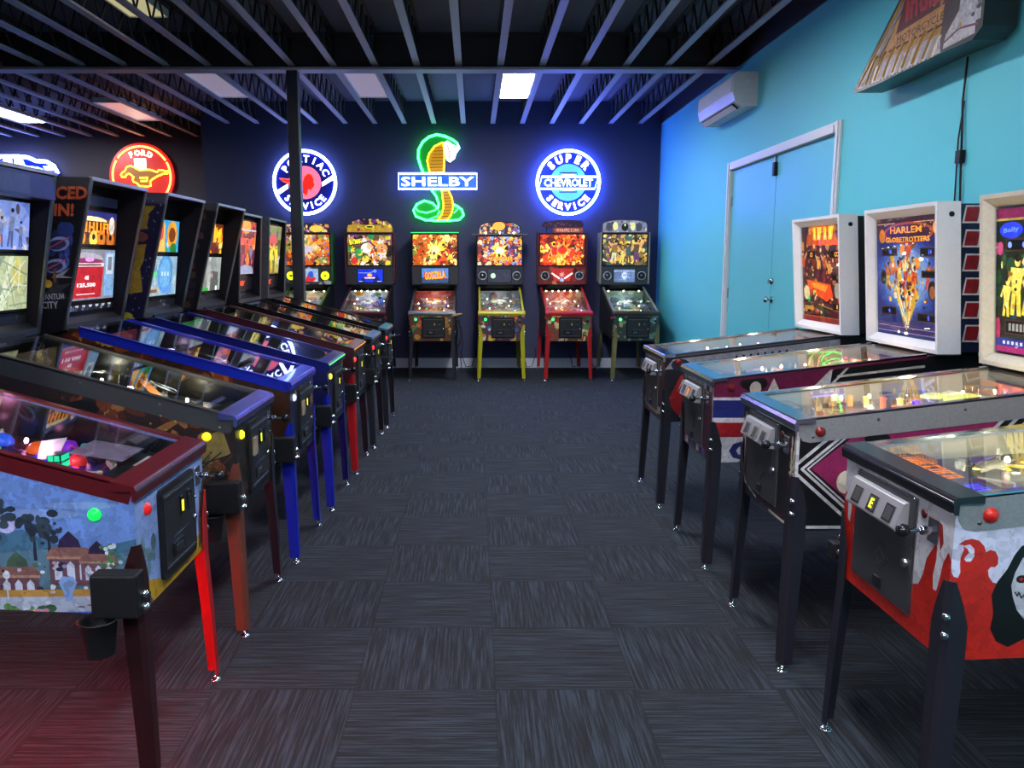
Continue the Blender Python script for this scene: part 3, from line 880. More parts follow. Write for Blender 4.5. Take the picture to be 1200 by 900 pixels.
def arch_topper(zh, xw, fn, e, trim, flat=.6, depth=.05, yoff=.04):
    """shallow arched light box standing on the backbox"""
    def build(root, y0, y1, z1, x, rng):
        pts = [(-xw, 0)]
        for k in range(13):
            t = PI - PI * k / 12
            pts.append((xw * math.copysign(abs(math.cos(t)) ** .7, math.cos(t)), zh * (flat + (1 - flat) * math.sin(t))))
        pts.append((xw, 0))
        y = y0 + yoff
        t = MB().prism([(px, y, z1 + .004 + pz) for px, pz in pts], (0, depth, 0), trim)
        A = Art(t, (-xw + .012, y, z1 + .012), (1, 0, 0), (0, 0, 1), 2 * xw - .024, zh, e=e)
        A.poly([((px + xw) * (2 * xw - .024) / (2 * xw), pz * .9) for px, pz in pts], '#2a1430')
        lim = []
        n = len(pts)
        inner = [((px + xw) * (2 * xw - .024) / (2 * xw), pz * .9) for px, pz in pts]
        for i in range(n):
            p, q = inner[i], inner[(i + 1) % n]
            if math.hypot(q[0] - p[0], q[1] - p[1]) < 1e-5: continue
            # keep the inside of the convex outline (it runs clockwise)
            lim.append((-(q[1] - p[1]), (q[0] - p[0]), -(q[1] - p[1]) * p[0] + (q[0] - p[0]) * p[1]))
        A.hp = lim
        fn(A, rng)
        t.build('topper', root)
    return build

def head_wing(root, spec, G, zt, rng):
    h = spec['hd']; x = .325
    ft, fb_ = h.get('front_top', (.925, 1.985)), h.get('front_bottom', (1.115, 1.235))
    bt, bb_ = (1.13, 1.99), (1.28, 1.20)
    mcase = h.get('case', mat('wing_black', (.008, .007, .011), .75, spec=.12, bump=.2, scale=240))
    # back case
    gt, gb = V((0, 1.085, 1.955)), V((0, 1.165, 1.262))
    MB().prism([(-x, y, z) for y, z in ((gb.y + .004, gb.z - .02), (gt.y + .004, gt.z + .03), (bt[0] + .06, bt[1]), (bb_[0], bb_[1] + .06), (bb_[0], 1.235))], (2 * x, 0, 0), mcase).box(-.2, .2, 1.10, 1.26, zt(2) - .005, 1.245, BLACK).build('backbox', root)
    for s_ in (-1, 1):
        wg = MB().prism([(s_ * x, *p) for p in (fb_, ft, bt, (bb_[0], bb_[1] + .03), (bb_[0] - .02, bb_[1]))], (s_ * .02, 0, 0), mcase)
        fn = h.get('wing_art')
        if fn:
            if s_ < 0: A = Art(wg, (s_ * (x + .02), 1.30, 1.19), (0, -1, 0), (0, 0, 1), .42, .82)
            else: A = Art(wg, (s_ * (x + .02), .88, 1.19), (0, 1, 0), (0, 0, 1), .42, .82)
            def uv(p): return ((1.30 - p[0]) if s_ < 0 else (p[0] - .88), p[1] - 1.19)
            c1, c2, c3, c4 = uv(bb_), uv(fb_), uv(ft), uv(bt)
            ring = [c1, c2, c3, c4]
            ar = sum(ring[i - 1][0] * ring[i][1] - ring[i][0] * ring[i - 1][1] for i in range(4))
            if ar < 0: ring = ring[::-1]
            A.hp = [((q[1] - p[1]), -(q[0] - p[0]), (q[1] - p[1]) * p[0] - (q[0] - p[0]) * p[1]) for p, q in zip(ring, ring[1:] + ring[:1])]
            A.front = s_ < 0
            # skewed helper: t along height (0 bottom..1 top), q across (0 back..1 front)
            def at(q, t, A=A):
                b0 = (c1[0] + (c2[0] - c1[0]) * q, c1[1] + (c2[1] - c1[1]) * q); t0 = (c4[0] + (c3[0] - c4[0]) * q, c4[1] + (c3[1] - c4[1]) * q)
                return (b0[0] + (t0[0] - b0[0]) * t, b0[1] + (t0[1] - b0[1]) * t)
            A.at = at
            fn(A, rng)
        wo = wg.build('side_wing', root)
        MB().prism([(s_ * (x - .002), fb_[0] - .004, fb_[1]), (s_ * (x - .002), ft[0] - .004, ft[1]), (s_ * (x - .002), ft[0] + .004, ft[1] + .002), (s_ * (x - .002), fb_[0] + .004, fb_[1])], (s_ * .024, 0, 0), h.get('edge', DKSTEEL)).build('wing_trim', wo)
    MB().prism([(-x, ft[0] + .012, ft[1] - .010), (-x, ft[0] + .012, ft[1] - .002), (-x, bt[0] + .06, bt[1] + .004), (-x, bt[0] + .06, bt[1] - .008)], (2 * x, 0, 0), mcase).build('top_panel', root)
    MB().box(-x - .018, x + .018, ft[0] - .006, ft[0] + .012, ft[1] - .012, ft[1] + .004, h.get('top', mat('top_trim_grey', (.30, .30, .36), .4))).build('top_trim', root)
    MB().prism([(-x, fb_[0] - .005, fb_[1] - .004), (-x, fb_[0] - .005, fb_[1] + .028), (-x, gb.y, gb.z + .03), (-x, gb.y, gb.z - .02)], (2 * x, 0, 0), mat('sill_grey', (.016, .016, .02), .4)).build('lower_sill', root)
    Vd = (gt - gb); H = Vd.length; Vd.normalize()
    def panel(nm, v0, v1, fn, e, inset=.012, frame=BLACKGLOSS):
        g = MB(); o = gb + Vd * v0 + V((-x + .004, 0, 0)); n = V((1, 0, 0)).cross(Vd)
        g.prism([o, o + V((2 * x - .008, 0, 0)), o + V((2 * x - .008, 0, 0)) + Vd * (v1 - v0), o + Vd * (v1 - v0)], n * .006, frame)
        A = Art(g, o + n * .006 + V((inset, 0, 0)) + Vd * inset, (1, 0, 0), Vd, 2 * x - .008 - 2 * inset, v1 - v0 - 2 * inset, e=e * .88)
        fn(A, rng); return g.build(nm, root)
    for nm, v0, v1, fn, e in h['panels']: panel(nm, v0, v1, fn, e)
    if h.get('header'):
        hb = MB().prism([(-x, ft[0] + .004, ft[1] - .125), (-x, ft[0] - .0, ft[1] - .018), (-x, ft[0] + .13, ft[1] - .018), (-x, ft[0] + .13, ft[1] - .125)], (2 * x, 0, 0), h['header'])
        A = Art(hb, (-x, ft[0] + .003, ft[1] - .122), (1, 0, 0), (0, -.03, 1), 2 * x, .1); h['header_art'](A, rng)
        hb.build('header_panel', root)

def head_classic(root, spec, G, zt, rng):
    h = spec['hd']; z0, z1 = 1.125, 1.863; x = .370; y0 = 1.008; dp = .115
    def lean(mb):            # the head leans a little towards the player
        mb.v = [(a, b + (z1 - c) * .085, c) for a, b, c in mb.v]; return mb
    body = MB().box(-x + .012, x - .012, y0 + dp, 1.37, z0 + .01, z1 - .01, h.get('body', BLACK)).box(-.22, .22, y0 + .08, 1.30, zt(2) - .01, z0 + .01, BLACK)
    for s_, fn in ((1, h.get('body_art')),):
        if fn:
            A = Art(body, (x - .012, y0 + dp, z0 + .01), (0, 1, 0), (0, 0, 1), 1.37 - y0 - dp, z1 - z0 - .02); fn(A, rng)
    lean(body).build('backbox', root, bevel=.003)
    fm = h.get('frame', WHITEP); t = .042; bv = .030
    f = MB()
    # mitred frame bars with a sloping inner face
    O = [(-x, z0), (x, z0), (x, z1), (-x, z1)]; I = [(-x + t * .45, z0 + t * .45), (x - t * .45, z0 + t * .45), (x - t * .45, z1 - t * .45), (-x + t * .45, z1 - t * .45)]
    J = [(-x + t + .012, z0 + t + .012), (x - t - .012, z0 + t + .012), (x - t - .012, z1 - t - .012), (-x + t + .012, z1 - t - .012)]
    vs = [(p[0], y0, p[1]) for p in O] + [(p[0], y0, p[1]) for p in I] + [(p[0], y0 + .040, p[1]) for p in J] + [(p[0], y0 + dp, p[1]) for p in O] + [(p[0], y0 + dp, p[1]) for p in J]
    fs = []
    for k in range(4):
        l = (k + 1) % 4
        fs += [(k, l, 4 + l, 4 + k), (4 + k, 4 + l, 8 + l, 8 + k), (l, k, 12 + k, 12 + l), (12 + l, 12 + k, 16 + k, 16 + l), (8 + k, 8 + l, 16 + l, 16 + k)]
    f.add(vs, fs, fm)
    fr = lean(f).build('backbox_frame', root)
    lean(MB().lathe([(.013, 0), (.013, .004), (.008, .005), (0, .005)], (x, y0 + .07, z1 - .06), BLACK, 12, (1, 0, 0))).build('frame_lock', fr)
    gx = x - t - .012; gz0, gz1 = z0 + t + .012, z1 - t - .012
    g = MB().box(-gx - .004, gx + .004, y0 + .044, y0 + .05, gz0 - .004, gz1 + .004, BLACKGLOSS)
    A = Art(g, (-gx, y0 + .044, gz0), (1, 0, 0), (0, 0, 1), 2 * gx, gz1 - gz0, e=h.get('e', .8))
    h['glass'](A, rng); bg = lean(g).build('backglass', root)
    if h.get('liner'):
        q = MB()
        for a_ in ((-gx, -gx + .01, gz0, gz1), (gx - .01, gx, gz0, gz1), (-gx + .01, gx - .01, gz0, gz0 + .01), (-gx + .01, gx - .01, gz1 - .01, gz1)): q.box(a_[0], a_[1], y0 + .034, y0 + .042, a_[2], a_[3], h['liner'])
        lean(q).build('glass_trim', bg)
    lean(MB().box(-gx + .002, gx - .002, y0 + .030, y0 + .032, gz0 + .002, gz1 - .002, GLASS)).build('front_glass', root)

# ------------------------------------------------------------------ prints and specifications
LM = lambda n, c, r=.32, **k: mat('powder_coat_' + n, c, r, var=.08, coat=.25, **k)
RED_COAT = LM('dark_red', srgb('#560c14')); RED_LEG = LM('red', srgb('#b01418')); BLUE_COAT = LM('blue', srgb('#1626a8'), .28)
YEL_COAT = LM('yellow', srgb('#b8b010')); SAND_COAT = LM('sand', srgb('#6f6a40')); MAROON = LM('maroon', srgb('#4a1c28')); COPPER = LM('copper', srgb('#6e3a2c'))
GREEN_COAT = LM('green', srgb('#2c6a34')); GREYDK = mat('rail_dark_grey', (.075, .075, .078), .42, .6, scale=90)

def words(A, x, y, n, w, h, c, e=None):
    for k in range(n): A.rect(x, y - k * h * 1.8, x + w * (1 - .18 * (k % 3)), y - k * h * 1.8 + h, c, e)

# --- garden scene on the nearest cabinet
def art_garden(A, rng):
    q = lambda px, py: (1.30 - (158 - px) * .00272, .90 - (py - 583) * .00265 - .545)
    pl = lambda pts, c: A.poly([q(*p) for p in pts], c)
    el = lambda x, y, rx, ry, c, n=14: A.ell(*q(x, y), rx * .00272, ry * .00265, c, n=n)
    A.fill('#6d8fd6')
    for k, (x, y, rx, ry) in enumerate(((40, 600, 60, 6), (100, 590, 40, 4), (-60, 585, 70, 7), (-160, 560, 90, 9))): el(x, y, rx, ry, '#86a4e0')
    pl([(-330, 640), (-200, 622), (-90, 636), (0, 622), (35, 618), (70, 634), (110, 640), (160, 628), (160, 735), (-330, 735)], '#46708f')
    pl([(-330, 655), (-160, 642), (-40, 650), (60, 640), (120, 650), (160, 640), (160, 735), (-330, 735)], '#5d7f96')
    el(19, 612, 10, 10, '#b9b6ea', 20)
    def tree(x, y, s):
        pl([(x - 2, y + 36 * s), (x + 2, y + 36 * s), (x + 1, y), (x - 1, y)], '#2a2c3c')
        for k in range(26): el(x + rng.gauss(0, 10) * s, y - 3 + rng.gauss(0, 9) * s, rng.uniform(2.5, 6) * s, rng.uniform(2.5, 5) * s, rng.choice(('#2b3546', '#34424f', '#3d4a58')), 9)
    for t in ((6, 600, 1.), (48, 612, 1.15), (64, 622, .7), (-60, 598, 1.2), (-120, 606, 1.), (-190, 600, 1.3), (-260, 606, 1.2)): tree(*t)
    def pavilion(x, y, s, roof='#35284a'):
        pl([(x - 22 * s, y + 34 * s), (x + 22 * s, y + 34 * s), (x + 22 * s, y), (x - 22 * s, y)], '#6d4a58')
        pl([(x - 26 * s, y + 2), (x + 26 * s, y + 2), (x + 18 * s, y - 8 * s), (x - 18 * s, y - 8 * s)], '#8a5f5c')
        pl([(x - 12 * s, y - 8 * s), (x + 12 * s, y - 8 * s), (x + 10 * s, y - 16 * s), (x, y - 26 * s), (x - 10 * s, y - 16 * s)], roof)
        for k in (-1, 0, 1): pl([(x + k * 13 * s - 4 * s, y + 28 * s), (x + k * 13 * s + 4 * s, y + 28 * s), (x + k * 13 * s + 4 * s, y + 12 * s), (x + k * 13 * s, y + 7 * s), (x + k * 13 * s - 4 * s, y + 12 * s)], '#c9cfe6')
        pl([(x - 24 * s, y + 5 * s), (x + 24 * s, y + 5 * s), (x + 24 * s, y + 2 * s), (x - 24 * s, y + 2 * s)], '#b08872')
    pavilion(28, 668, 1., '#47604f'); pavilion(86, 646, 1.05); pavilion(116, 652, .85); pavilion(-80, 650, 1.3); pavilion(-170, 646, 1.2)
    for k in range(70):
        el(rng.uniform(-330, 150), rng.uniform(652, 686), rng.uniform(2, 5), rng.uniform(2, 4), rng.choice(('#c6cfe8', '#2a2540', '#42334f', '#dfe3f2', '#55705a', '#342a46')), 7)
    for k in range(16): el(126 + rng.uniform(-9, 14), 650 + rng.uniform(-18, 14), rng.uniform(2, 4), rng.uniform(2, 3.4), rng.choice(('#d8def0', '#4d7a50')), 7)
    pl([(-330, 690), (120, 686), (120, 696), (-330, 700)], '#b98b45')
    pl([(-330, 699), (120, 694), (120, 735), (-330, 735)], '#aab4cc')
    for k in range(26): el(rng.uniform(-330, 118), rng.uniform(700, 714), rng.uniform(3, 7), rng.uniform(1, 2.4), rng.choice(('#8f9ab8', '#6a6478', '#cdd4e6', '#8a5870')), 7)
    # stone urn and lamp posts
    pl([(78, 700), (86, 700), (87, 690), (92, 678), (88, 671), (76, 671), (72, 678), (77, 690)], '#7fa0d8')
    for x in (108, 16, -40): pl([(x - 1, 698), (x + 1, 698), (x + 1, 668), (x - 1, 668)], '#c9cfe0'); el(x, 669, 4, 5, '#dfe6f6')
    pl([(62, 713), (110, 712), (110, 735), (62, 735)], '#2f57bd'); pl([(62, 715), (110, 714), (110, 716.5), (62, 717.5)], '#b8c8e8')
    pl([(-200, 716), (-120, 714), (-120, 735), (-200, 735)], '#2f57bd')
    for k in range(34):
        el(rng.uniform(-60, 64), rng.uniform(706, 722) , rng.uniform(3, 8), rng.uniform(2, 5), rng.choice(('#33583c', '#456e3c', '#5d8a4a', '#2b4636', '#c4cbe0')), 8)
    for k in range(60): el(rng.uniform(-330, 122), rng.uniform(648, 690), rng.uniform(1.2, 3), rng.uniform(1, 2.4), rng.choice(('#e6eaf6', '#20202f', '#4a6a50', '#c8b0b8', '#2c2340', '#8a93b8')), 7)
    for k in range(14): el(47 + rng.uniform(-12, 12), 714 + rng.uniform(-5, 8), rng.uniform(2, 4), rng.uniform(2, 3), rng.choice(('#c47a9c', '#d79ab4', '#a85a80')), 7)

def front_garden(A, rng):
    A.fill('#8aa4dc')
    A.poly([(0, .0), (.6, 0), (.6, .10), (.45, .04), (.25, .02), (.10, .07), (0, .10)], '#b98d1e')
    A.poly([(0, .0), (.10, 0), (.02, .10), (0, .10)], '#5a4a50')
    for k in range(14): A.ell(rng.uniform(.02, .14), rng.uniform(.10, .20), rng.uniform(.01, .03), rng.uniform(.01, .03), rng.choice(('#5a7a86', '#6d8d96', '#4a6470')), n=8)
    A.poly([(.52, .02), (.60, .04), (.60, .26), (.55, .20), (.53, .12)], '#3e3230')
    for k in range(10): A.line([(rng.uniform(.52, .56), rng.uniform(.03, .1)), (rng.uniform(.55, .6), rng.uniform(.12, .26))], .004, rng.choice(('#6a5848', '#2a2020', '#7d6a55')))

def art_autumn(A, rng):
    A.fill('#2a1e1a')
    for k in range(70):
        A.ell(A.w - rng.uniform(.03, .75), rng.uniform(.12, .5), rng.uniform(.015, .07), rng.uniform(.01, .04), rng.choice(('#5a2a18', '#7a3a1c', '#8a5a30', '#6a3018', '#8f7a45', '#4a1e14')), n=9, rot=rng.uniform(0, 3))
    A.poly([(A.w - .28, .26), (A.w - .05, .36), (A.w - .02, .26), (A.w - .2, .16)], '#7d6c3c')
    for k in range(22):
        A.ell(A.w - rng.uniform(.62, 1.25), rng.uniform(.22, .7), rng.uniform(.02, .08), rng.uniform(.02, .05), rng.choice(('#12100f', '#1c1814', '#241c17', '#0c0b0b')), n=8)
    for k in range(26): A.line([(A.w - rng.uniform(0, .3), rng.uniform(0, .2)), (A.w - rng.uniform(0, .22), rng.uniform(.1, .3))], .006, rng.choice(('#4a3c2c', '#1a1412', '#5d4a34', '#0e0c0c')))
    for k in range(12): A.ell(A.w - rng.uniform(.2, .6), rng.uniform(.28, .42), .005, .005, '#b08a50', n=6)

def art_autumn_far(A, rng):
    A.fill('#3a2016')
    for k in range(110):
        A.ell(rng.uniform(0, 1), rng.uniform(.2, .68), rng.uniform(.012, .06), rng.uniform(.01, .035), rng.choice(('#8a3c14', '#b0662a', '#c08a3a', '#5a2412', '#7a2a14')), n=9, rot=rng.uniform(0, 3))

def art_plain(c, pal, n=18):
    def f(A, rng):
        A.fill(c); A.burst(pal, n, rng, .05, .2)
    return f

def front_dark(A, rng):
    A.fill('#171310')
    for k in range(30): A.line([(rng.choice((rng.uniform(0, .15), rng.uniform(.48, .6))), rng.uniform(0, .1)), (rng.choice((rng.uniform(0, .13), rng.uniform(.5, .6))), rng.uniform(.1, .36))], .012, rng.choice(('#4a3a30', '#6a5240', '#2a201c', '#3a2c24', '#0c0a0a')))

def front_pal(base, pal, n=20, name=None, nc='#d8c040'):
    def f(A, rng):
        A.fill(base); A.burst(pal, n, rng, .06, .2); A.burst(pal, n, rng, .03, .09)
        if name: A.rect(.17, .015, .45, .055, '#2a1a10'); A.text(name, .31, .035, .028, nc, w=.22)
    return f

# --- the classic row
def art_flames(A, rng):
    q = lambda px, py: ((px - 1113) * .00206, .578 + (771 - py) * .00225 - .56)
    z = lambda zx, zy: (970 + zx / 4.5, 500 + zy / 4.5)      # close-up reading of the print
    A.fill('#d6daf0')
    red = '#c22418'
    pts = [(600, 1400), (600, 665), (625, 680), (640, 720), (648, 780), (662, 802), (685, 808), (696, 780), (690, 735), (690, 700), (705, 660), (700, 635), (672, 632), (705, 610), (745, 602), (785, 612), (815, 640), (828, 672), (850, 660), (880, 668), (898, 700), (900, 735), (885, 752), (862, 750), (848, 768), (855, 800), (880, 832), (930, 842), (985, 800), (1030, 735), (1075, 690), (1130, 672), (1190, 690), (1230, 740), (1290, 760), (1350, 700), (1420, 670), (1500, 720), (1540, 790), (1640, 800), (1720, 730), (1800, 700), (1900, 780), (2050, 800), (2200, 720), (2400, 760), (2600, 740), (3300, 760), (3300, 1400)]
    A.poly([q(*z(*p)) for p in pts], red)
    A.poly([q(*z(*p)) for p in ((700, 640), (735, 632), (762, 655), (765, 695), (748, 722), (722, 722), (710, 706), (722, 690), (735, 676), (725, 655))], '#d6daf0')
    # hooded figure: black cowl, pale face
    cowl = [(1020, 640), (985, 690), (955, 760), (905, 830), (880, 900), (900, 1000), (890, 1080), (930, 1150), (1000, 1180), (1080, 1140), (1120, 1100), (1180, 1180), (1300, 1190), (1420, 1100), (1400, 950), (1360, 800), (1300, 700), (1200, 640), (1100, 615)]
    A.poly([q(*z(*p)) for p in cowl], '#0c0b0d')
    A.poly([q(*z(*p)) for p in ((1035, 700), (1000, 780), (985, 850), (1000, 910), (1030, 980), (1075, 1030), (1130, 1010), (1190, 940), (1200, 850), (1180, 760), (1120, 700))], '#c6c8d2')
    for ex in (1038, 1130): A.ell(*q(*z(ex, 815)), .014, .011, '#100c0e', n=10); A.ell(*q(*z(ex, 815)), .005, .004, '#c02018', n=8)
    A.poly([q(*z(*p)) for p in ((1070, 850), (1085, 900), (1100, 850))], '#2a2226')
    A.line([q(*z(*p)) for p in ((1010, 885), (1025, 905), (1030, 885), (1048, 915), (1060, 900), (1080, 930), (1100, 905), (1120, 925), (1140, 900))], .004, '#18141a')

def front_flames(A, rng):
    A.fill('#c2c2c8')
    A.poly([(0, 0), (.6, 0), (.6, .265), (.585, .285), (.565, .25), (.555, .20), (.545, .165), (.53, .165), (.525, .20), (.535, .25), (.53, .30), (.515, .27), (.49, .235), (.48, .19), (.46, .15), (.3, .10), (.10, .09), (.075, .16), (.08, .24), (.07, .285), (.05, .295), (.045, .27), (.052, .24), (.045, .19), (.03, .20), (.025, .26), (.012, .285), (0, .27)], '#bb2216')
    A.poly([(.535, .35), (.55, .345), (.56, .30), (.548, .275), (.54, .30)], '#8a1a18')

def art_chevrons(A, rng):
    A.fill('#100f12')
    q = lambda zx, zy: ((860 + zx / 3.462 - 933) * .00311, 1.003 - (420 + zy / 3.462 - 490) * .00328 - .56)
    W_, PU = '#cfcdd0', '#8d2456'
    P0 = [q(320, 450), q(480, 325), q(1130, 240), q(1000, 420), q(900, 620), q(445, 545)]
    A.poly([q(320, 450), q(500, 310), q(1110, 240), q(1030, 320), q(985, 420), q(1030, 520), q(985, 620), q(560, 640)], PU)
    def vee(x0, w):
        for sy in (-1, 1): A.line([q(x0, 452), q(x0 + 330, 452 + sy * 275)], w, W_)
    vee(236, .012); vee(282, .010); vee(306, .006)
    for k in range(3):
        A.line([q(1060 + k * 52, 300), q(1140 + k * 52, 215)], .013, W_)
        A.line([q(1060 + k * 52, 300), q(980 + k * 52, 430)], .013, W_)
        A.line([q(980 + k * 52, 430), q(1060 + k * 52, 560)], .013, W_)
    A.rect(.02, .012, 1.30, .024, W_)
    A.ell(*q(470, 505), .036, .045, '#d8d2b8', n=14); A.ell(*q(590, 330), .05, .025, '#100c0e', n=12)
    A.rect(0, 0, .012, .5, W_)

def front_rabbit(A, rng):
    W_, MR = '#c8c4b4', '#5a1a2c'
    A.fill('#141316')
    A.line([(.035, .36), (.035, .09), (.06, .05), (.20, .02)], .010, W_); A.line([(.055, .36), (.055, .10), (.07, .065), (.20, .04)], .012, MR)
    A.line([(.565, .36), (.565, .05), (.52, .012), (.36, .012)], .010, W_); A.line([(.545, .36), (.545, .06), (.50, .03), (.36, .03)], .012, MR)
    A.poly([(.26, .05), (.30, .035), (.28, .004), (.25, .01)], MR)
    def rabbit(x, y, s, c='#c6c2a0'):
        A.ell(x, y, .016 * s, .020 * s, c, n=12); A.ell(x - .009 * s, y + .036 * s, .006 * s, .024 * s, c, rot=.15, n=10); A.ell(x + .011 * s, y + .034 * s, .006 * s, .024 * s, c, rot=-.25, n=10)
        A.poly([(x - .004 * s, y - .020 * s), (x + .018 * s, y - .038 * s), (x + .018 * s, y - .022 * s)], c); A.poly([(x - .004 * s, y - .022 * s), (x - .022 * s, y - .038 * s), (x - .020 * s, y - .022 * s)], c)
        A.ell(x + .006 * s, y + .004 * s, .003 * s, .004 * s, '#141316', n=8)
    rabbit(.018, .27, 1.); rabbit(.572, .25, 1.15)
    A.rect(.59, 0, .6, .41, W_)

def art_stripes(A, rng):
    q = lambda px, py: ((px - 838) * .00423, .983 - (py - 447) * .00439 - .56)
    A.fill('#c9c9d0')
    A.poly([q(840, 447), q(970, 430), q(950, 466), q(838, 466)], '#6a1a40')
    A.rect(0, .235, .62, .325, '#232c6e'); A.rect(0, .135, .62, .21, '#a8242c')
    A.text('G', .155, .065, .10, '#232c6e', w=.13, bold=.05)
    A.poly([(.55, 0), (1.34, .0), (1.34, .6), (.60, .6)], '#111114')
    # upper band: maroon field, then chevrons, then black with a white line
    top = lambda u: .983 - .56 + .118 * u
    A.poly([(.0, top(0) - .08), (.0, top(0)), (.62, top(.62)), (.50, top(.5) - .085), (.02, top(0) - .085)], '#6a1a40')
    for k in range(2): A.line([(.50 + k * .07, top(.5) - .10), (.60 + k * .07, top(.6))], .012, '#c4c2b8')
    A.line([(.62, top(.62) - .05), (1.05, top(1.05) - .05)], .012, '#c4c2b8'); A.line([(.575, top(.6) - .085), (1.1, top(1.1) - .085)], .008, '#8a8890')
    A.ell(.20, top(.2) - .035, .07, .04, '#151215', n=12); A.ell(.21, top(.2) - .06, .03, .035, '#c0b4a4', n=10)
    A.poly([(.27, top(.27) - .085), (.30, top(.3) - .02), (.33, top(.33) - .085)], '#c9c4b8')
    for k in range(9): A.rect(.60 + k * .05, .36, .63 + k * .05, .372, '#a8a4a8')

def front_stripes(A, rng):
    A.fill('#3a1820')
    for k in range(6): A.rect(.03 + k * .1, .36, .07 + k * .1, .40, '#b8b8c4')
    A.poly([(0, .0), (.6, 0), (.6, .06), (0, .06)], '#5a1a24')
    for k in range(4): A.rect(.1 + k * .11, .008, .15 + k * .11, .045, ('#b8bccc', '#33508a')[k % 2])
    A.rect(.50, .06, .585, .36, '#4a1420'); A.rect(0, .06, .04, .36, '#2a2c3c')
    A.rect(.588, 0, .6, .41, '#b8b8c0')

def art_zebra(A, rng):
    A.fill('#14141c')
    t = lambda u: .405 + .118 * u
    A.poly([(.0, t(0) - .065), (.05, t(0)), (1.1, t(1.1)), (1.1, t(1.1) - .075), (.5, t(.5) - .085)], '#9a9ba2')
    for k in range(8):
        u = .44 + k * .045; A.line([(u, t(u) - .085), (u + .012, t(u) - .03)], .014, '#101014')
    A.line([(.34, t(.34) - .08), (.36, t(.36) - .045), (.41, t(.41) - .045), (.43, t(.43) - .075)], .012, '#101014')
    A.poly([(.02, .13), (.10, .30), (.16, .34), (.22, .20), (.20, .10), (.12, .02)], '#a01a20')
    A.poly([(.085, .20), (.14, .335), (.16, .33)], '#c8c4cc')
    A.ell(.10, .37, .06, .04, '#20203a', n=12)
    A.poly([(.3, 0), (1.3, 0), (1.3, .2), (.4, .25)], '#2a1420')

def front_maroon(A, rng):
    A.fill('#3c1420'); A.rect(.04, .34, .56, .40, '#6a3a30')
    for k in range(5): A.star(.08 + k * .11, .37, .008, .018, 5, '#c08a50')
    A.poly([(.02, .05), (.2, .02), (.4, .02), (.58, .05), (.58, .08), (.02, .08)], '#b0a89a')

def classic_score(A, x, y, w, h, txt, c='#4a60ff', n=6):
    A.rect(x, y, x + w, y + h, '#6a4038', .15); A.rect(x + .006, y + .006, x + w - .006, y + h - .006, '#08080e', 0.02)
    if txt: A.text(txt, x + w * .55, y + h / 2, h * .5, glow(c, 2.2), bold=.01)

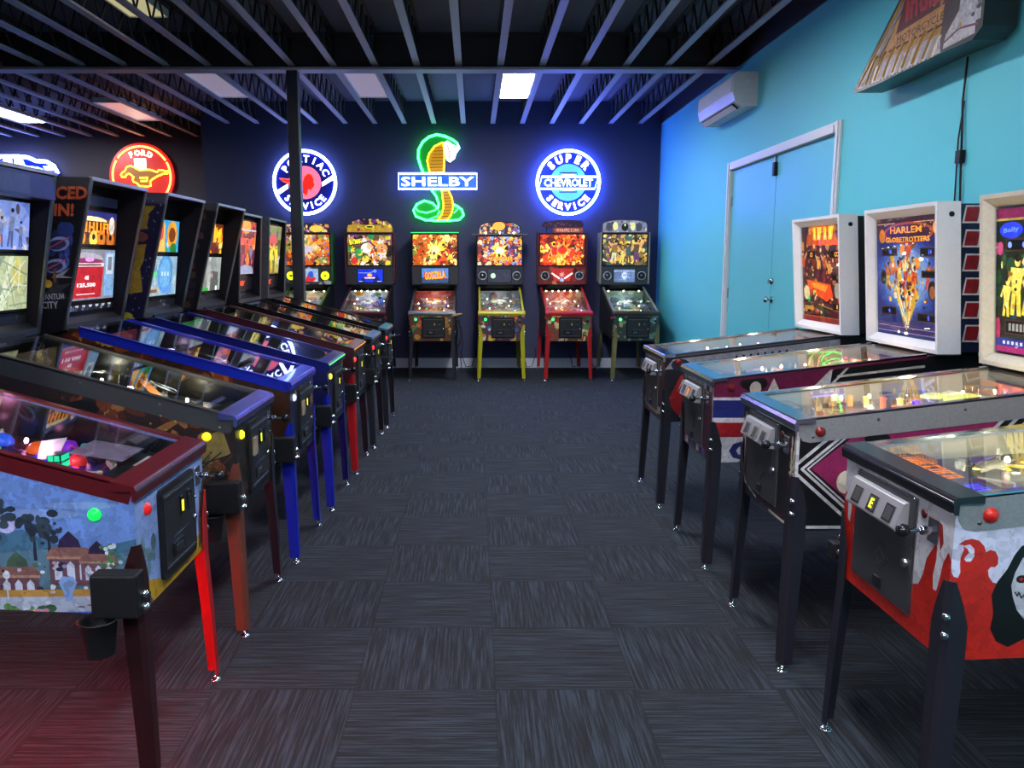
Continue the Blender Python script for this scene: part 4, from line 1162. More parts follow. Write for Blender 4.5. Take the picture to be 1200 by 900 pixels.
def glass_trotters(A, rng):
    w, h = A.w, A.h
    A.fill('#1c2468')
    for k in range(6): A.ell(w * .5, h * .5, w * (.55 - .05 * k), h * (.36 - .03 * k), ('#24307c', '#2e4294', '#3c58aa', '#4f70bc', '#6a8ac8', '#7c98cc')[k])
    A.rect(0, h * .84, w, h, '#401c34'); A.ell(w * .52, h * .87, w * .40, h * .09, '#b04a18'); A.ell(w * .52, h * .87, w * .36, h * .07, '#401a3c')
    for k in range(24): A.star(w * rng.choice((rng.uniform(.05, .25), rng.uniform(.75, .97))), h * rng.uniform(.80, .96), .002, .006, 5, '#f0c8a0')
    A.ell(w * .10, h * .85, .032, .038, '#e07a20'); A.ell(w * .95, h * .90, .03, .034, '#f09a40')
    for x in (.02, .62): A.rect(w * x, h * .95, w * (x + .3), h * .957, '#e0b090')
    # cluster of generic players
    for k, (x, y, s_) in enumerate(((.18, .42, .22), (.30, .52, .26), (.50, .55, .30), (.66, .44, .25), (.82, .40, .24), (.42, .36, .30), (.58, .34, .28), (.5, .45, .26))):
        A.figure(w * x, h * y, h * s_ * .95, ('#8a4a24', '#a05a2a', '#7a3c1c')[k % 3], ('#d86a20', '#e0b030', '#c83a20', '#e8d8b0')[k % 4], ('#d8a030', '#d04820', '#f0d060')[k % 3], rng)
    for x, y in ((.44, .73), (.68, .62), (.55, .48), (.28, .60)): A.ell(w * x, h * y, .026, .03, '#f08a28')
    A.poly([(w * .5, h * .05), (w * .30, h * .40), (w * .42, h * .48), (w * .5, h * .40), (w * .6, h * .46), (w * .70, h * .36)], '#d8a830')
    for k in range(16): A.line([(w * .5 + rng.uniform(-.02, .02), h * .08), (w * rng.uniform(.32, .68), h * rng.uniform(.2, .45))], .007, rng.choice(('#3a6ac0', '#e8d070', '#5a8a3a', '#f0e8d0', '#c85020', '#2a8ac8')))
    for k in range(14): A.ell(w * rng.uniform(.2, .85), h * rng.uniform(.3, .62), rng.uniform(.008, .02), rng.uniform(.01, .024), rng.choice(('#e86a28', '#f0c040', '#8a3a1c', '#e8e0d0', '#a83020')), n=9)
    classic_score(A, w * .10, h * .68, w * .26, h * .07, '18'); classic_score(A, w * .72, h * .67, w * .27, h * .075, '14'); classic_score(A, w * .74, h * .50, w * .22, h * .06, ''); classic_score(A, w * .08, h * .17, w * .26, h * .075, '4:'); classic_score(A, w * .67, h * .14, w * .31, h * .075, '0')
    A.ell(w * .12, h * .50, .03, .04, '#2a1810'); A.ell(w * .9, h * .40, .04, .05, '#2a1810'); A.ell(w * .9, h * .385, .026, .034, '#9a5a34')
    for k in range(70): A.ell(w * (.5 + rng.gauss(0, .16)), h * (.44 + rng.gauss(0, .12)), rng.uniform(.005, .014), rng.uniform(.006, .018), rng.choice(('#e86a28', '#f0c040', '#7a3418', '#e8e0d0', '#a83020', '#2a1c38', '#d8a050')), n=8, rot=rng.uniform(0, 3))
    A.text('HARLEM', w * .50, h * .895, h * .055, '#ff9a30', 1.3, w=w * .50); A.text('GLOBETROTTERS', w * .52, h * .815, h * .042, '#ffa040', 1.3, w=w * .70)
    A.text('On Tour', w * .52, h * .762, h * .02, '#e06a28', 1.2)
    for k in range(4): A.rect(w * .02, h * (.03 + .022 * k), w * .98, h * (.036 + .022 * k), ('#a08aa0', '#6a2a48')[k % 2])
    A.ell(w * .38, h * .035, .012, .008, '#fff4e0', 2); A.ell(w * .5, h * .03, .02, .008, '#fff0d0', 2)

def glass_flamers(A, rng):
    w, h = A.w, A.h
    A.fill('#4a1c22')
    for k in range(40): A.ell(w * rng.random(), h * rng.uniform(.1, .8), rng.uniform(.02, .06), rng.uniform(.02, .05), rng.choice(('#7a2a20', '#a8401e', '#5a2030', '#c8602a', '#3a2030', '#d88a4a', '#2a2234')), n=9, rot=rng.uniform(0, 3))
    A.poly([(w * .12, h * .80), (w * .9, h * .80), (w * .82, h), (w * .18, h)], '#c8501a')
    for x, b in ((.30, -.1), (.40, .1), (.56, -.08), (.68, .1)):
        A.poly([(w * x, h * .86), (w * (x + .08), h * .85), (w * (x + .10 + b * .3), h * .985), (w * (x + .01), h * .985)], '#ffb020', 1.5); A.poly([(w * (x + .03), h * .88), (w * (x + .06), h * .87), (w * (x + .065), h * .97)], '#ffe070', 1.8)
    for k in range(5): A.ell(w * (.35 + .13 * k), h * .825, .03, .02, '#f03a18', 1.5, n=10)
    A.rect(0, h * .93, w * .2, h, '#30182a')
    for k in range(120): A.ell(w * rng.random(), h * rng.uniform(.1, .8), rng.uniform(.006, .018), rng.uniform(.006, .018), rng.choice(('#e88a4a', '#c8481e', '#2a1a28', '#f0b070', '#7a2a20', '#8a4a6a', '#3a2030', '#e8c890')), n=8, rot=rng.uniform(0, 3))
    classic_score(A, w * .12, h * .66, w * .25, h * .09, 'CI', '#ff9a30'); classic_score(A, w * .72, h * .66, w * .27, h * .09, 'CC', '#ff9a30'); classic_score(A, w * .76, h * .44, w * .22, h * .07, '1', '#ff9a30')
    for k, (x, y, s_) in enumerate(((.06, .45, .3), (.40, .45, .26), (.58, .44, .28), (.70, .40, .26))): A.figure(w * x, h * y, h * s_, '#e09a6a', ('#c04a20', '#e8a04a')[k % 2], '#6a2a3a', rng)
    A.poly([(w * .12, h * .44), (w * .72, h * .40), (w * .78, h * .28), (w * .62, h * .22), (w * .18, h * .34)], '#e0481c', 1.1); A.poly([(w * .28, h * .41), (w * .66, h * .385), (w * .60, h * .32), (w * .30, h * .36)], '#ff8a30', 1.2)
    A.ell(w * .12, h * .30, .05, .05, '#e8d0a0'); A.ell(w * .18, h * .23, .018, .02, '#40d050', 1.2); A.ell(w * .88, h * .34, .045, .05, '#a8a098')
    A.poly([(w * .30, h * .22), (w * .70, h * .14), (w * .68, h * .09), (w * .34, h * .14)], '#20301c')
    for k in range(10): A.line([(w * rng.random(), h * rng.uniform(.08, .2)), (w * rng.random(), h * rng.uniform(.1, .24))], .006, rng.choice(('#5a3a50', '#c87a30', '#2a2430', '#7a4a3a')))
    classic_score(A, w * .76, h * .14, w * .2, h * .08, '0', '#ffb040'); A.rect(0, 0, w, h * .05, '#8a2a28'); A.rect(0, h * .05, w, h * .058, '#c06048')
    A.rect(w * .06, h * .12, w * .3, h * .16, '#c8902a')

def glass_party(A, rng):
    w, h = A.w, A.h
    A.fill('#20281e'); A.rect(0, h * .92, w, h, '#8a2456'); A.rect(0, h * .905, w, h * .92, '#c8a050')
    for k in range(40): A.ell(w * rng.random(), h * rng.uniform(.2, .8), rng.uniform(.01, .035), rng.uniform(.02, .04), rng.choice(('#1c3a26', '#2a4a30', '#14241c', '#3a3a20', '#243a50')), n=8)
    A.ell(w * .15, h * .84, w * .12, h * .055, '#2438d8', 1.4); A.text('Bally', w * .15, h * .84, h * .04, '#6a88ff', 1.4, w=w * .16, rot=.08)
    A.text('PLAYBOY', w * .62, h * .845, h * .08, '#e8f0c8', 1.4, w=w * .66)
    classic_score(A, w * .10, h * .70, w * .34, h * .085, '. . .', '#6a80ff'); classic_score(A, w * .60, h * .70, w * .34, h * .085, '', '#6a80ff')
    for k in range(4): A.ell(w * .04, h * (.74 - .014 * k), .018, .016, '#c84a7a', n=8)
    for k, (x, y, s_) in enumerate(((.10, .26, .26), (.20, .27, .40), (.31, .27, .36), (.72, .25, .42), (.84, .26, .36), (.94, .25, .30))): A.figure(w * x, h * y, h * s_, '#f0d060', '#f0d860', '#e8c848', rng, 1.1)
    for k in range(60): A.ell(w * rng.uniform(.05, .95), h * rng.uniform(.25, .68), rng.uniform(.004, .012), rng.uniform(.006, .018), rng.choice(('#f0e080', '#c8a030', '#3a2a18', '#1c3a26', '#f8f0b0', '#a87828')), n=8)
    A.figure(w * .50, h * .14, h * .56, '#f0b880', '#d02a68', '#e8c850', rng, 1.1)
    A.ell(w * .46, h * .68, .03, .03, '#8aa0ff', 1.3)
    classic_score(A, w * .10, h * .14, w * .34, h * .10, '', '#c0c0c0'); classic_score(A, w * .60, h * .14, w * .34, h * .10, '', '#c0c0c0')
    for k in range(7): A.rect(w * (.14 + .038 * k), h * .165, w * (.165 + .038 * k), h * .215, '#b8b4b0', .5)
    A.ell(w * .03, h * .17, .014, .05, '#c02a60'); A.rect(0, h * .055, w, h * .11, '#242a8a'); A.rect(0, 0, w, h * .055, '#a82a6e')
    for k in range(10): A.rect(w * (.08 + .045 * k), h * .07, w * (.105 + .045 * k), h * .092, '#c8c8e8', 1.)

def body_letters(A, rng):
    A.fill('#18203e')
    for k in range(6):
        y = .05 + k * .115; A.poly([(.012, y), (.10, y), (.19, y + .085), (.10, y + .085), (.03, y + .085)], '#c8c4c8'); A.poly([(.022, y + .008), (.085, y + .008), (.10, y + .077), (.036, y + .077)], '#8a1c24')

# --- upright heads of the modern row
def g_pal(base, pal, n, title=None, tc='#ffb030', ty=.8, tw=.7, th=.10, fig=0, center=None):
    def f(A, rng):
        A.fill(base); w, h = A.w, A.h
        A.burst(pal, n, rng, .05, .17); A.burst(pal + ['#1a0e10', '#2a1418'], n, rng, .025, .085)
        if center: A.star(w * .5, h * .5, h * .16, h * .36, 9, center[0]); A.ell(w * .5, h * .5, h * .15, h * .13, center[1]); A.burst(pal + ['#1a0e10'], 40, rng, .02, .07)
        for k in range(fig): A.figure(w * (.15 + .7 * (k + .5) / fig), h * rng.uniform(.05, .2), h * rng.uniform(.5, .7), rng.choice(('#e0a070', '#c88a5a')), rng.choice(pal), rng.choice(pal), rng)
        if title: A.text(title, w * .5, h * ty, h * th * 1.15, '#1a0c08', w=w * tw * 1.03, bold=.06); A.text(title, w * .5, h * ty, h * th, tc, 1.4, w=w * tw)
    return f
FIRE = ['#d83a18', '#f08a20', '#ffc838', '#8a1c14', '#f8e078', '#5a1410', '#e85a1c']
RAIN = ['#d83a28', '#f0b030', '#38a048', '#2a58c0', '#e8e0d0', '#8a3a9a', '#f07a28', '#201828']

def glass_yellow_title(A, rng):
    w, h = A.w, A.h
    A.fill('#584a2a'); A.burst(['#2a8a4a', '#e8e0d0', '#d83a28', '#f0a030', '#8a3a8a', '#181410', '#f0d040', '#c88a5a'], 60, rng, .08, .2)
    for k, (x, y, r, c) in enumerate(((.42, .55, .2, '#f0ece8'), (.5, .62, .14, '#e8c898'), (.24, .45, .12, '#3aa050'), (.78, .55, .2, '#e08a48'), (.78, .6, .12, '#d8a070'), (.4, .2, .14, '#e8d048'), (.15, .15, .14, '#c83028'))): A.ell(w * x, h * y, r * h * .9, r * h * .8, c)
    A.line([(w * .3, h * .7), (w * .5, h * .78), (w * .62, h * .6)], .02, '#1a1418')
    A.poly([(w * .02, h * .80), (w * .30, h * .92), (w * .34, h * .70), (w * .04, h * .62)], '#1c1414'); A.text('BATMAN', w * .18, h * .77, h * .16, '#f8e830', 1.5, w=w * .27, rot=.12)
    A.burst(['#1a1214', '#e8e0d0', '#c83028', '#2a7a48', '#e8b040', '#7a4a8a'], 50, rng, .02, .06)
    A.poly([(w * .02, h * .80), (w * .30, h * .92), (w * .34, h * .70), (w * .04, h * .62)], '#1c1414'); A.text('BATMAN', w * .18, h * .77, h * .16, '#f8e830', 1.5, w=w * .27, rot=.12)
    A.rect(w * .86, h * .84, w * .97, h * .95, '#d8d020')
def disp_blue(A, rng):
    A.fill('#1430c8'); w, h = A.w, A.h
    A.line([(w * .05, h * .72), (w * .5, h * .70), (w * .65, h * .85)], .005, '#c8d8ff'); A.ell(w * .70, h * .85, .02, .02, '#c8d8ff'); A.ell(w * .70, h * .85, .013, .013, '#1430c8')
    A.ell(w * .48, h * .55, .04, .022, '#e8c040', n=8); A.rect(w * .25, h * .28, w * .75, h * .40, '#e87a48'); A.rect(w * .28, h * .31, w * .72, h * .37, '#f8f0e8')
    A.poly([(w * .05, 0), (w * .25, h * .45), (w * .3, 0)], '#0a1c70'); A.poly([(w * .6, 0), (w * .75, h * .6), (w * .95, 0)], '#0a1c70'); A.rect(w * .05, h * .06, w * .2, h * .1, '#e8f0ff'); A.rect(w * .78, h * .06, w * .95, h * .1, '#e8f0ff')
def disp_title(A, rng):
    A.fill('#4a7ac0'); w, h = A.w, A.h
    A.poly([(0, 0), (w, 0), (w, h * .3), (w * .7, h * .45), (w * .4, h * .25), (0, h * .4)], '#28486a')
    A.text('GODZILLA', w * .5, h * .52, h * .62, '#a81c10', w=w * .86, rot=.10, bold=.08); A.text('GODZILLA', w * .5, h * .54, h * .52, '#ffa024', 1.5, w=w * .78, rot=.10, bold=.03)
def disp_skull(A, rng):
    A.fill('#5a6c90'); w, h = A.w, A.h
    for k in range(14): A.rect(w * k / 14, h * .82, w * (k + .6) / 14, h * .88, '#c8d8f0')
    A.ell(w * .5, h * .52, .04, .05, '#c8d4e8'); A.rect(w * .43, h * .2, w * .57, h * .4, '#aebcd8'); A.ell(w * .46, h * .56, .009, .012, '#2a3450'); A.ell(w * .55, h * .56, .009, .012, '#2a3450')
    for k in range(20): A.line([(w * rng.random(), h * rng.random()), (w * rng.random(), h * rng.random())], .002, '#9ab0d8')
def disp_reflect(A, rng):  # reflection of the green neon drawn as glowing print on a dark screen
    A.fill('#2a2c3a'); A.ell(A.w * .22, A.h * .5, .035, .038, '#a8f0b0'); A.ell(A.w * .22, A.h * .5, .026, .028, '#d0ffd0')
    for k in range(8): A.ell(A.w * rng.uniform(.6, .9), A.h * rng.uniform(.4, .8), .004, .004, '#5a6a88', n=6)
def disp_flip(A, rng): pass
def panel_red(A, rng):
    A.fill('#7a1c1c'); A.burst(['#a02820', '#5a1418', '#c87a3a', '#3a1014', '#8a5a3a'], 26, rng, .08, .2); w, h = A.w, A.h
    A.poly([(w * .33, h * .2), (w * .67, h * .2), (w * .75, h * .9), (w * .25, h * .9)], '#b82820', .5)
    A.star(w * .5, h * .55, .02, .05, 7, '#e8a098', .6)
    A.line([(w * .28, h * .62), (w * .44, h * .34)], .022, '#f0ece8', 1.); A.line([(w * .72, h * .62), (w * .56, h * .34)], .022, '#f0ece8', 1.)
    A.ell(w * .5, h * .25, .03, .026, '#7aa8d8', 1.)
def panel_comic(A, rng):
    A.fill('#3a4038'); A.burst(['#8a8a90', '#c8ccd8', '#7a3040', '#4a6aa8', '#28302c'], 18, rng, .1, .3)
    A.rect(A.w * .30, A.h * .15, A.w * .72, A.h * .88, '#9ab0d8', .8); A.poly([(A.w * .42, A.h * .15), (A.w * .52, A.h * .7), (A.w * .68, A.h * .3), (A.w * .6, A.h * .15)], '#c82a28', .8); A.ell(A.w * .56, A.h * .55, .04, .05, '#2a58c0', .8)

def top_yellow(A, rng):
    A.burst(['#7a4a8a', '#a8783a', '#e0b838', '#5a2a6a', '#c89a30'], 60, rng, .06, .2); A.rect(0, 0, A.w, A.h * .5, '#b8902c'); A.burst(['#e8c848', '#7a4a30', '#c8a030', '#f0e088'], 20, rng, .05, .14)
    A.ell(A.w * .5, A.h * .36, .085, .038, '#201408'); A.ell(A.w * .5, A.h * .36, .075, .031, '#e8d030'); A.ell(A.w * .5, A.h * .36, .05, .012, '#181208')
def top_heroes(A, rng):
    A.burst(['#5a4a8a', '#d87a28', '#8a9a3a', '#e8b050', '#3a3058', '#c84a28', '#7a8ab0', '#2a2438'], 90, rng, .08, .22); A.ell(A.w * .48, A.h * .6, .09, .06, '#f0a838')
def top_gold(A, rng):
    A.fill('#9a94a0'); A.burst(['#5a5660', '#c8c0b0', '#3a3840', '#d8cc90', '#787480'], 40, rng, .08, .2)
    for x, c in ((.14, '#4a4c58'), (.5, '#16161a'), (.82, '#4a4c58')): A.ell(A.w * x, A.h * .4, .05, .06, c)
    for x in (.28, .68): A.ell(A.w * x, A.h * .45, .035, .06, '#d8d488', 1.)
    A.ell(A.w * .5, A.h * .55, .012, .02, '#e8e0a0', 1.)
def top_purple(A, rng):
    A.burst(['#6a4a9a', '#e8c040', '#a86aa8', '#f0d878', '#4a3070', '#d89a30'], 60, rng, .1, .25); A.ell(A.w * .3, A.h * .35, .09, .045, '#f0d860'); A.ell(A.w * .7, A.h * .35, .1, .05, '#e8c850')
def topper_red(root, y0, y1, z1, x, rng):
    t = MB()
    t.box(-.13, .29, y0 + .03, y0 + .16, z1 + .004, z1 + .075, MAROON)
    A = Art(t, (-.13, y0 + .03, z1 + .004), (1, 0, 0), (0, 0, 1), .42, .07, e=.5); A.fill('#8a3830'); A.burst(['#b05a48', '#6a2420', '#d08a6a'], 14, rng, .1, .3)
    A.strokes(.05, .012, .32, .045, 8, '#d89a80', .7, rng)
    pts = [(-.29, .09), (-.27, .15), (-.1, .175), (.1, .18), (.27, .17), (.31, .12), (.30, .075), (-.10, .078), (-.24, .07)]
    t.prism([(px, y0 + .06, z1 + .004 + pz) for px, pz in pts], (0, .07, 0), mat('topper_plum', srgb('#3a1c34'), .35))
    A = Art(t, (-.30, y0 + .06, z1 + .07), (1, 0, 0), (0, 0, 1), .62, .12); A.hp = [(.3, 1, .2)]
    for k in range(26): A.ell(rng.uniform(.05, .58), rng.uniform(.02, .09), rng.uniform(.006, .02), rng.uniform(.004, .012), rng.choice(('#7a3a6a', '#a05a70', '#241428', '#5a4a8a')), n=8)
    for xx in (-.22, .25): t.tube([(xx, y0 + .09, z1), (xx, y0 + .09, z1 + .1)], .008, BLACK, 6)
    t.build('topper', root)

# --- winged heads of the long row
def wing_night(A, rng):
    at = A.at
    A.fill('#16161e')
    if not A.front: return
    for k in range(26):
        x, y = at(rng.uniform(.3, .8), rng.uniform(.45, .68)); A.ell(x, y, rng.uniform(.008, .03), rng.uniform(.02, .045), rng.choice(('#2a3a7a', '#3a4a9a', '#1e2854', '#4a5cb0')), n=9, rot=rng.uniform(-.4, .2))
    for t in (.58, .44):
        x, y = at(.45, t); A.ell(x, y, .055, .035, '#8a90c8', rot=.2); A.ell(x - .008, y - .004, .045, .024, '#2a3062', rot=.2); A.line([(x - .05, y - .02), (x + .05, y + .03)], .006, '#c0505a')
    OR, DK = '#c0583a', '#3a1420'
    for s_, (q, t), hh in (('ICED', (.44, .90), .062), ('IN!', (.36, .795), .062)):
        x, y = at(q, t); A.text(s_, x + .02, y, hh * 1.18, DK, bold=.10, skew=.12); A.text(s_, x + .02, y, hh, OR, bold=.035, skew=.12)
    x, y = at(.42, .30); A.star(x + .02, y - .01, .03, .09, 6, '#34343e', rot=.4); A.poly([(x + .0, y + .05), (x + .10, y + .10), (x + .06, y + .06), (x + .12, y + .05)], '#8a8a96')
    x, y = at(.42, .24); A.text('QUANTUM', x + .0, y, .034, '#a8aab8', w=.14, rot=.05); x, y = at(.42, .19); A.text('CITY', x + .005, y, .036, '#a8aab8', w=.08, rot=.02)
    x, y = at(.3, .33); A.ell(x, y, .022, .02, '#c89a38'); A.ell(x - .014, y + .02, .01, .012, '#c89a38'); x, y = at(.45, .38); A.line([(x, y - .03), (x + .004, y + .03)], .014, '#7a4a2a')

def wing_gold(A, rng):
    at = A.at; A.fill('#1a1838')
    if not A.front: return
    for k in range(40): x, y = at(rng.random(), rng.random()); A.ell(x, y, .004, .006, rng.choice(('#8a88c0', '#c0b8d8', '#5a58a0')), n=6)
    for q, t0, t1, wd in ((.35, .72, .90, .30), (.38, .22, .60, .30)):
        pts = [at(q - wd + rng.uniform(-.08, .08), t0 + (t1 - t0) * k / 6) for k in range(7)] + [at(q + wd + rng.uniform(-.12, .12), t1 - (t1 - t0) * k / 6) for k in range(7)]
        A.poly(pts, '#9a7a2e')
    x, y = at(.4, .66); A.ell(x, y, .05, .03, '#7a3a38'); x, y = at(.3, .04); A.ell(x, y, .05, .03, '#a8a030')
def wing_dark(A, rng):
    at = A.at; A.fill('#120f16')
    if not A.front: return
    for k in range(10):
        x, y = at(.45 + .1 * math.sin(k), .06 + .09 * k); A.poly([(x - .04, y - .02), (x + .04, y - .01), (x + .035, y + .035), (x - .035, y + .03)], rng.choice(('#3a2430', '#5a3a3a', '#2a2234', '#4a3c2c')))
def wing_grey(A, rng): A.fill('#4a4a50')

def pan_blue(A, rng):
    w, h = A.w, A.h; A.fill('#5f78c8')
    A.ell(w * .7, h * .5, w * .32, h * .55, '#7d92d8'); A.rect(0, 0, w * .42, h, '#8a8494'); A.burst(['#6a6472', '#a8a4b0', '#4a4654', '#c0b8bc'], 22, rng, .05, .16)
    A.poly([(w * .40, 0), (w * .46, h * .2), (w * .44, h), (w * .38, h)], '#c8c4d0')
    for x, s_ in ((.62, .62), (.74, .8), (.88, .55)): A.figure(w * x, h * .05, h * s_, '#8a94b8', '#6a7498', '#4a5478', rng)
    A.ell(w * .58, h * .2, .03, .03, '#c87a4a')
def pan_tree(A, rng):
    w, h = A.w, A.h; A.fill('#a9b089')
    A.rect(0, 0, w * .25, h, '#8a7a2a'); A.ell(w * .1, h * .5, w * .28, h * .52, '#8f8434'); A.ell(w * .08, h * .55, w * .2, h * .42, '#a89a3c')
    A.line([(w * .25, 0), (w * .38, h * .3), (w * .36, h * .6), (w * .25, h)], .03, '#c8cdb8'); A.line([(w * .60, 0), (w * .64, h * .4), (w * .56, h * .7), (w * .66, h)], .035, '#7f8d74'); A.line([(w * .66, 0), (w * .70, h * .5), (w * .78, h)], .03, '#c4cbae')
    A.ell(w * .86, h * .66, .05, .08, '#b8b266')
    for k in range(16): A.line([(w * rng.uniform(.5, 1), h * rng.random()), (w * rng.uniform(.5, 1), h * rng.random())], .008, rng.choice(('#bcc4a4', '#7f8d74', '#8c9a80', '#d0d4bc')))
    words(A, w * .03, h * .74, 1, w * .14, h * .03, '#e0d890')
def pan_orange_title(A, rng):
    w, h = A.w, A.h; A.fill('#5a3418'); A.burst(['#8a4a1c', '#c88a30', '#3a2418', '#e8b040', '#a89a80'], 24, rng, .06, .16)
    A.rect(0, h * .78, w, h, '#2a2c6a'); A.burst(['#3a3c8a', '#4a4c9a'], 3, rng, .04, .08)
    A.ell(w * .5, h * .72, w * .3, h * .12, '#f0e0a0'); A.rect(w * .02, h * .33, w * .88, h * .70, '#2a1008'); A.strokes(w * .04, h * .36, w * .82, h * .32, 6, '#ff8a1c', 1.5, rng)
    for x, c in ((.18, '#f0c838'), (.32, '#e88a28'), (.55, '#f0d050'), (.70, '#d87a28'), (.88, '#c86a28')): A.ell(w * x, h * .17, .05, .045, c); A.ell(w * x, h * .22, .018, .016, '#1c1410')
    A.ell(w * .9, h * .6, .035, .05, '#d8d0c8')
def pan_red_screen(A, rng):
    w, h = A.w, A.h; A.fill('#80808c')
    A.rect(w * .8, h * .05, w, h * .96, '#7aa0c8'); A.rect(w * .83, h * .5, w * .97, h * .92, '#c8d0d8'); A.rect(w * .86, h * .58, w * .94, h * .86, '#6a7684')
    A.ell(w * .4, h * .82, w * .36, h * .12, '#a8a4a8'); A.ell(w * .4, h * .77, w * .36, h * .06, '#8a2a5a'); A.ell(w * .5, h * .8, .05, .012, '#e8a0e0')
    A.poly([(w * .02, h * .04), (w * .74, h * .04), (w * .78, h * .68), (w * .02, h * .68)], '#b01820'); A.rect(w * .02, h * .66, w * .78, h * .73, '#d8d0d0')
    words(A, w * .05, h * .68, 1, w * .68, h * .03, '#6a2020')
    A.text('408', w * .46, h * .44, h * .085, '#f4f0f0', 1.3, bold=.03); A.text('125,500', w * .46, h * .29, h * .09, '#f4f0f0', 1.3, w=w * .34, bold=.03)
    A.ell(w * .17, h * .47, .017, .017, '#e8e030'); A.ell(w * .17, h * .47, .009, .009, '#40702a'); A.rect(w * .28, h * .105, w * .62, h * .125, '#f0d0d0')
def pan_teeth(A, rng):
    A.fill('#1c1c22')
    for k in range(8): A.poly([(A.w * (.02 + k * .125), A.h * .95), (A.w * (.085 + k * .125), A.h * .95), (A.w * (.075 + k * .125), A.h * .55), (A.w * (.03 + k * .125), A.h * .5)], '#c8c8cc', .7)
    for k in range(10): A.ell(A.w * rng.random(), A.h * .25, .012, .014, rng.choice(('#5a6a8a', '#8a94a8', '#3a4460')), n=8)
def pan_cartoon(A, rng):
    w, h = A.w, A.h; A.fill('#3a98c8'); A.burst(['#5ab8d8', '#f0a030', '#d83a28', '#e8e0c0', '#2a78a8', '#3aa05a'], 20, rng, .08, .2)
    A.poly([(w * .3, 0), (w * .5, h * .95), (w * .58, h * .9), (w * .62, 0)], '#e8b050'); A.ell(w * .48, h * .7, .05, .07, '#e05028'); A.ell(w * .8, h * .55, .09, .09, '#f09a28'); A.ell(w * .8, h * .55, .06, .05, '#7a3a18'); A.rect(w * .1, 0, w * .25, h * .3, '#d83a50'); A.ell(w * .85, h * .1, .06, .04, '#2a7a3a')
def pan_pale_screen(A, rng):
    w, h = A.w, A.h; A.fill('#8fa8b8'); A.burst(['#a8c0cc', '#78a0b8', '#b8c8c8', '#6a90b0'], 30, rng, .06, .2)
    A.ell(w * .66, h * .55, .13, .13, '#4a8ac0'); A.ell(w * .66, h * .55, .10, .10, '#6aa4d0')
    for k in range(3): A.rect(w * (.56 + .08 * k), h * .50, w * (.60 + .08 * k), h * .60, '#d8ecf8')
    A.poly([(w * .2, h * .45), (w * .42, h * .65), (w * .45, h * .55), (w * .28, h * .38)], '#58c878'); A.rect(w * .15, h * .05, w * .5, h * .2, '#b8a888'); A.rect(w * .22, h * .08, w * .45, h * .16, '#6a4a3a'); A.rect(w * .58, h * .06, w * .85, h * .22, '#5a90d0')
    words(A, w * .12, h * .88, 3, w * .3, h * .03, '#c8d8dc')
def pan_strip(A, rng):
    A.fill('#17171c'); A.burst(['#4a4a58', '#7a7a88', '#8a5a3a', '#2a2a3a'], 12, rng, .1, .3)
def pan_fire_title(A, rng):
    w, h = A.w, A.h; A.fill('#6a2a14'); A.burst(FIRE, 26, rng, .08, .22)
    for k in range(5): A.poly([(w * (.08 + .18 * k), h * .35), (w * (.2 + .18 * k), h * .4), (w * (.22 + .18 * k), h * .9), (w * (.1 + .18 * k), h * .8)], '#ffb020', 1.3)
    A.figure(w * .5, 0, h * .5, '#3a2a2a', '#2a2430', '#1a1820', rng); A.figure(w * .75, 0, h * .5, '#c8b0a0', '#8a3020', '#2a1820', rng)
def pan_fog(A, rng):
    w, h = A.w, A.h; A.fill('#a9aea8'); A.burst(['#b8bcb8', '#989e98', '#c0bfb4', '#8e948e'], 26, rng, .1, .3)
    A.poly([(w * .15, 0), (w * .2, h * .7), (w * .4, h * .75), (w * .5, 0)], '#8a8a84'); A.poly([(w * .6, 0), (w * .62, h * .6), (w * .9, h * .55), (w * .92, 0)], '#5a605a'); A.ell(w * .66, h * .45, .02, .02, '#d88a80'); A.rect(0, 0, w * .55, h * .09, '#28a83a')
    A.ell(w * .85, h * .06, .02, .02, '#f0f4ff', 2)
def pan_demons(A, rng):
    w, h = A.w, A.h; A.fill('#7a3a34'); A.burst(['#c8603a', '#a84a5a', '#e8803a', '#5a2a48', '#f0b05a', '#8a7a9a', '#d85030', '#3a2038'], 80, rng, .06, .18)
    A.ell(w * .5, h * .9, .14, .06, '#e8a04a'); A.rect(0, h * .82, w, h * .85, '#c8c4d0'); A.strokes(w * .12, h * .55, w * .76, h * .13, 6, '#f06a58', 1.2, rng); A.poly([(0, 0), (w, 0), (w * .9, h * .14), (w * .5, h * .18), (w * .1, h * .1)], '#9aa0b8')
def pan_yellow(A, rng):
    w, h = A.w, A.h; A.fill('#6a6a38'); A.burst(['#d8c040', '#8a9a48', '#c8a838', '#3a3a2a', '#e8d860'], 30, rng, .06, .18); A.rect(0, h * .72, w, h, '#8a8a5a'); A.burst(['#3a6a5a', '#c8b070', '#5a4a3a'], 10, rng, .06, .14)
    A.ell(w * .5, h * .68, .16, .07, '#d85a58'); 
    for x in (.2, .5, .78): A.figure(w * x, h * .02, h * .62, '#f0d840', '#f0d030', '#d8b020', rng, 1.1)
    A.figure(w * .92, h * .02, h * .4, '#d8d8c8', '#c8c8c0', '#a8a8a0', rng)
def pan_dmd(txt):
    def f(A, rng):
        A.fill('#141216'); A.rect(A.w * .15, A.h * .25, A.w * .62, A.h * .8, '#3a0c06'); A.text(txt, A.w * .38, A.h * .52, A.h * .34, glow('#ff3a14', 2.5), w=A.w * .34, bold=.03); A.rect(A.w * .18, A.h * .68, A.w * .6, A.h * .71, glow('#ff3a14', 2.5))
    return f
def hdr_logo(A, rng):
    A.fill('#202028'); A.rect(A.w * .28, A.h * .1, A.w * .66, A.h * .9, '#3a3c40'); A.burst([ '#4a4c50'], 2, rng, .05, .1)
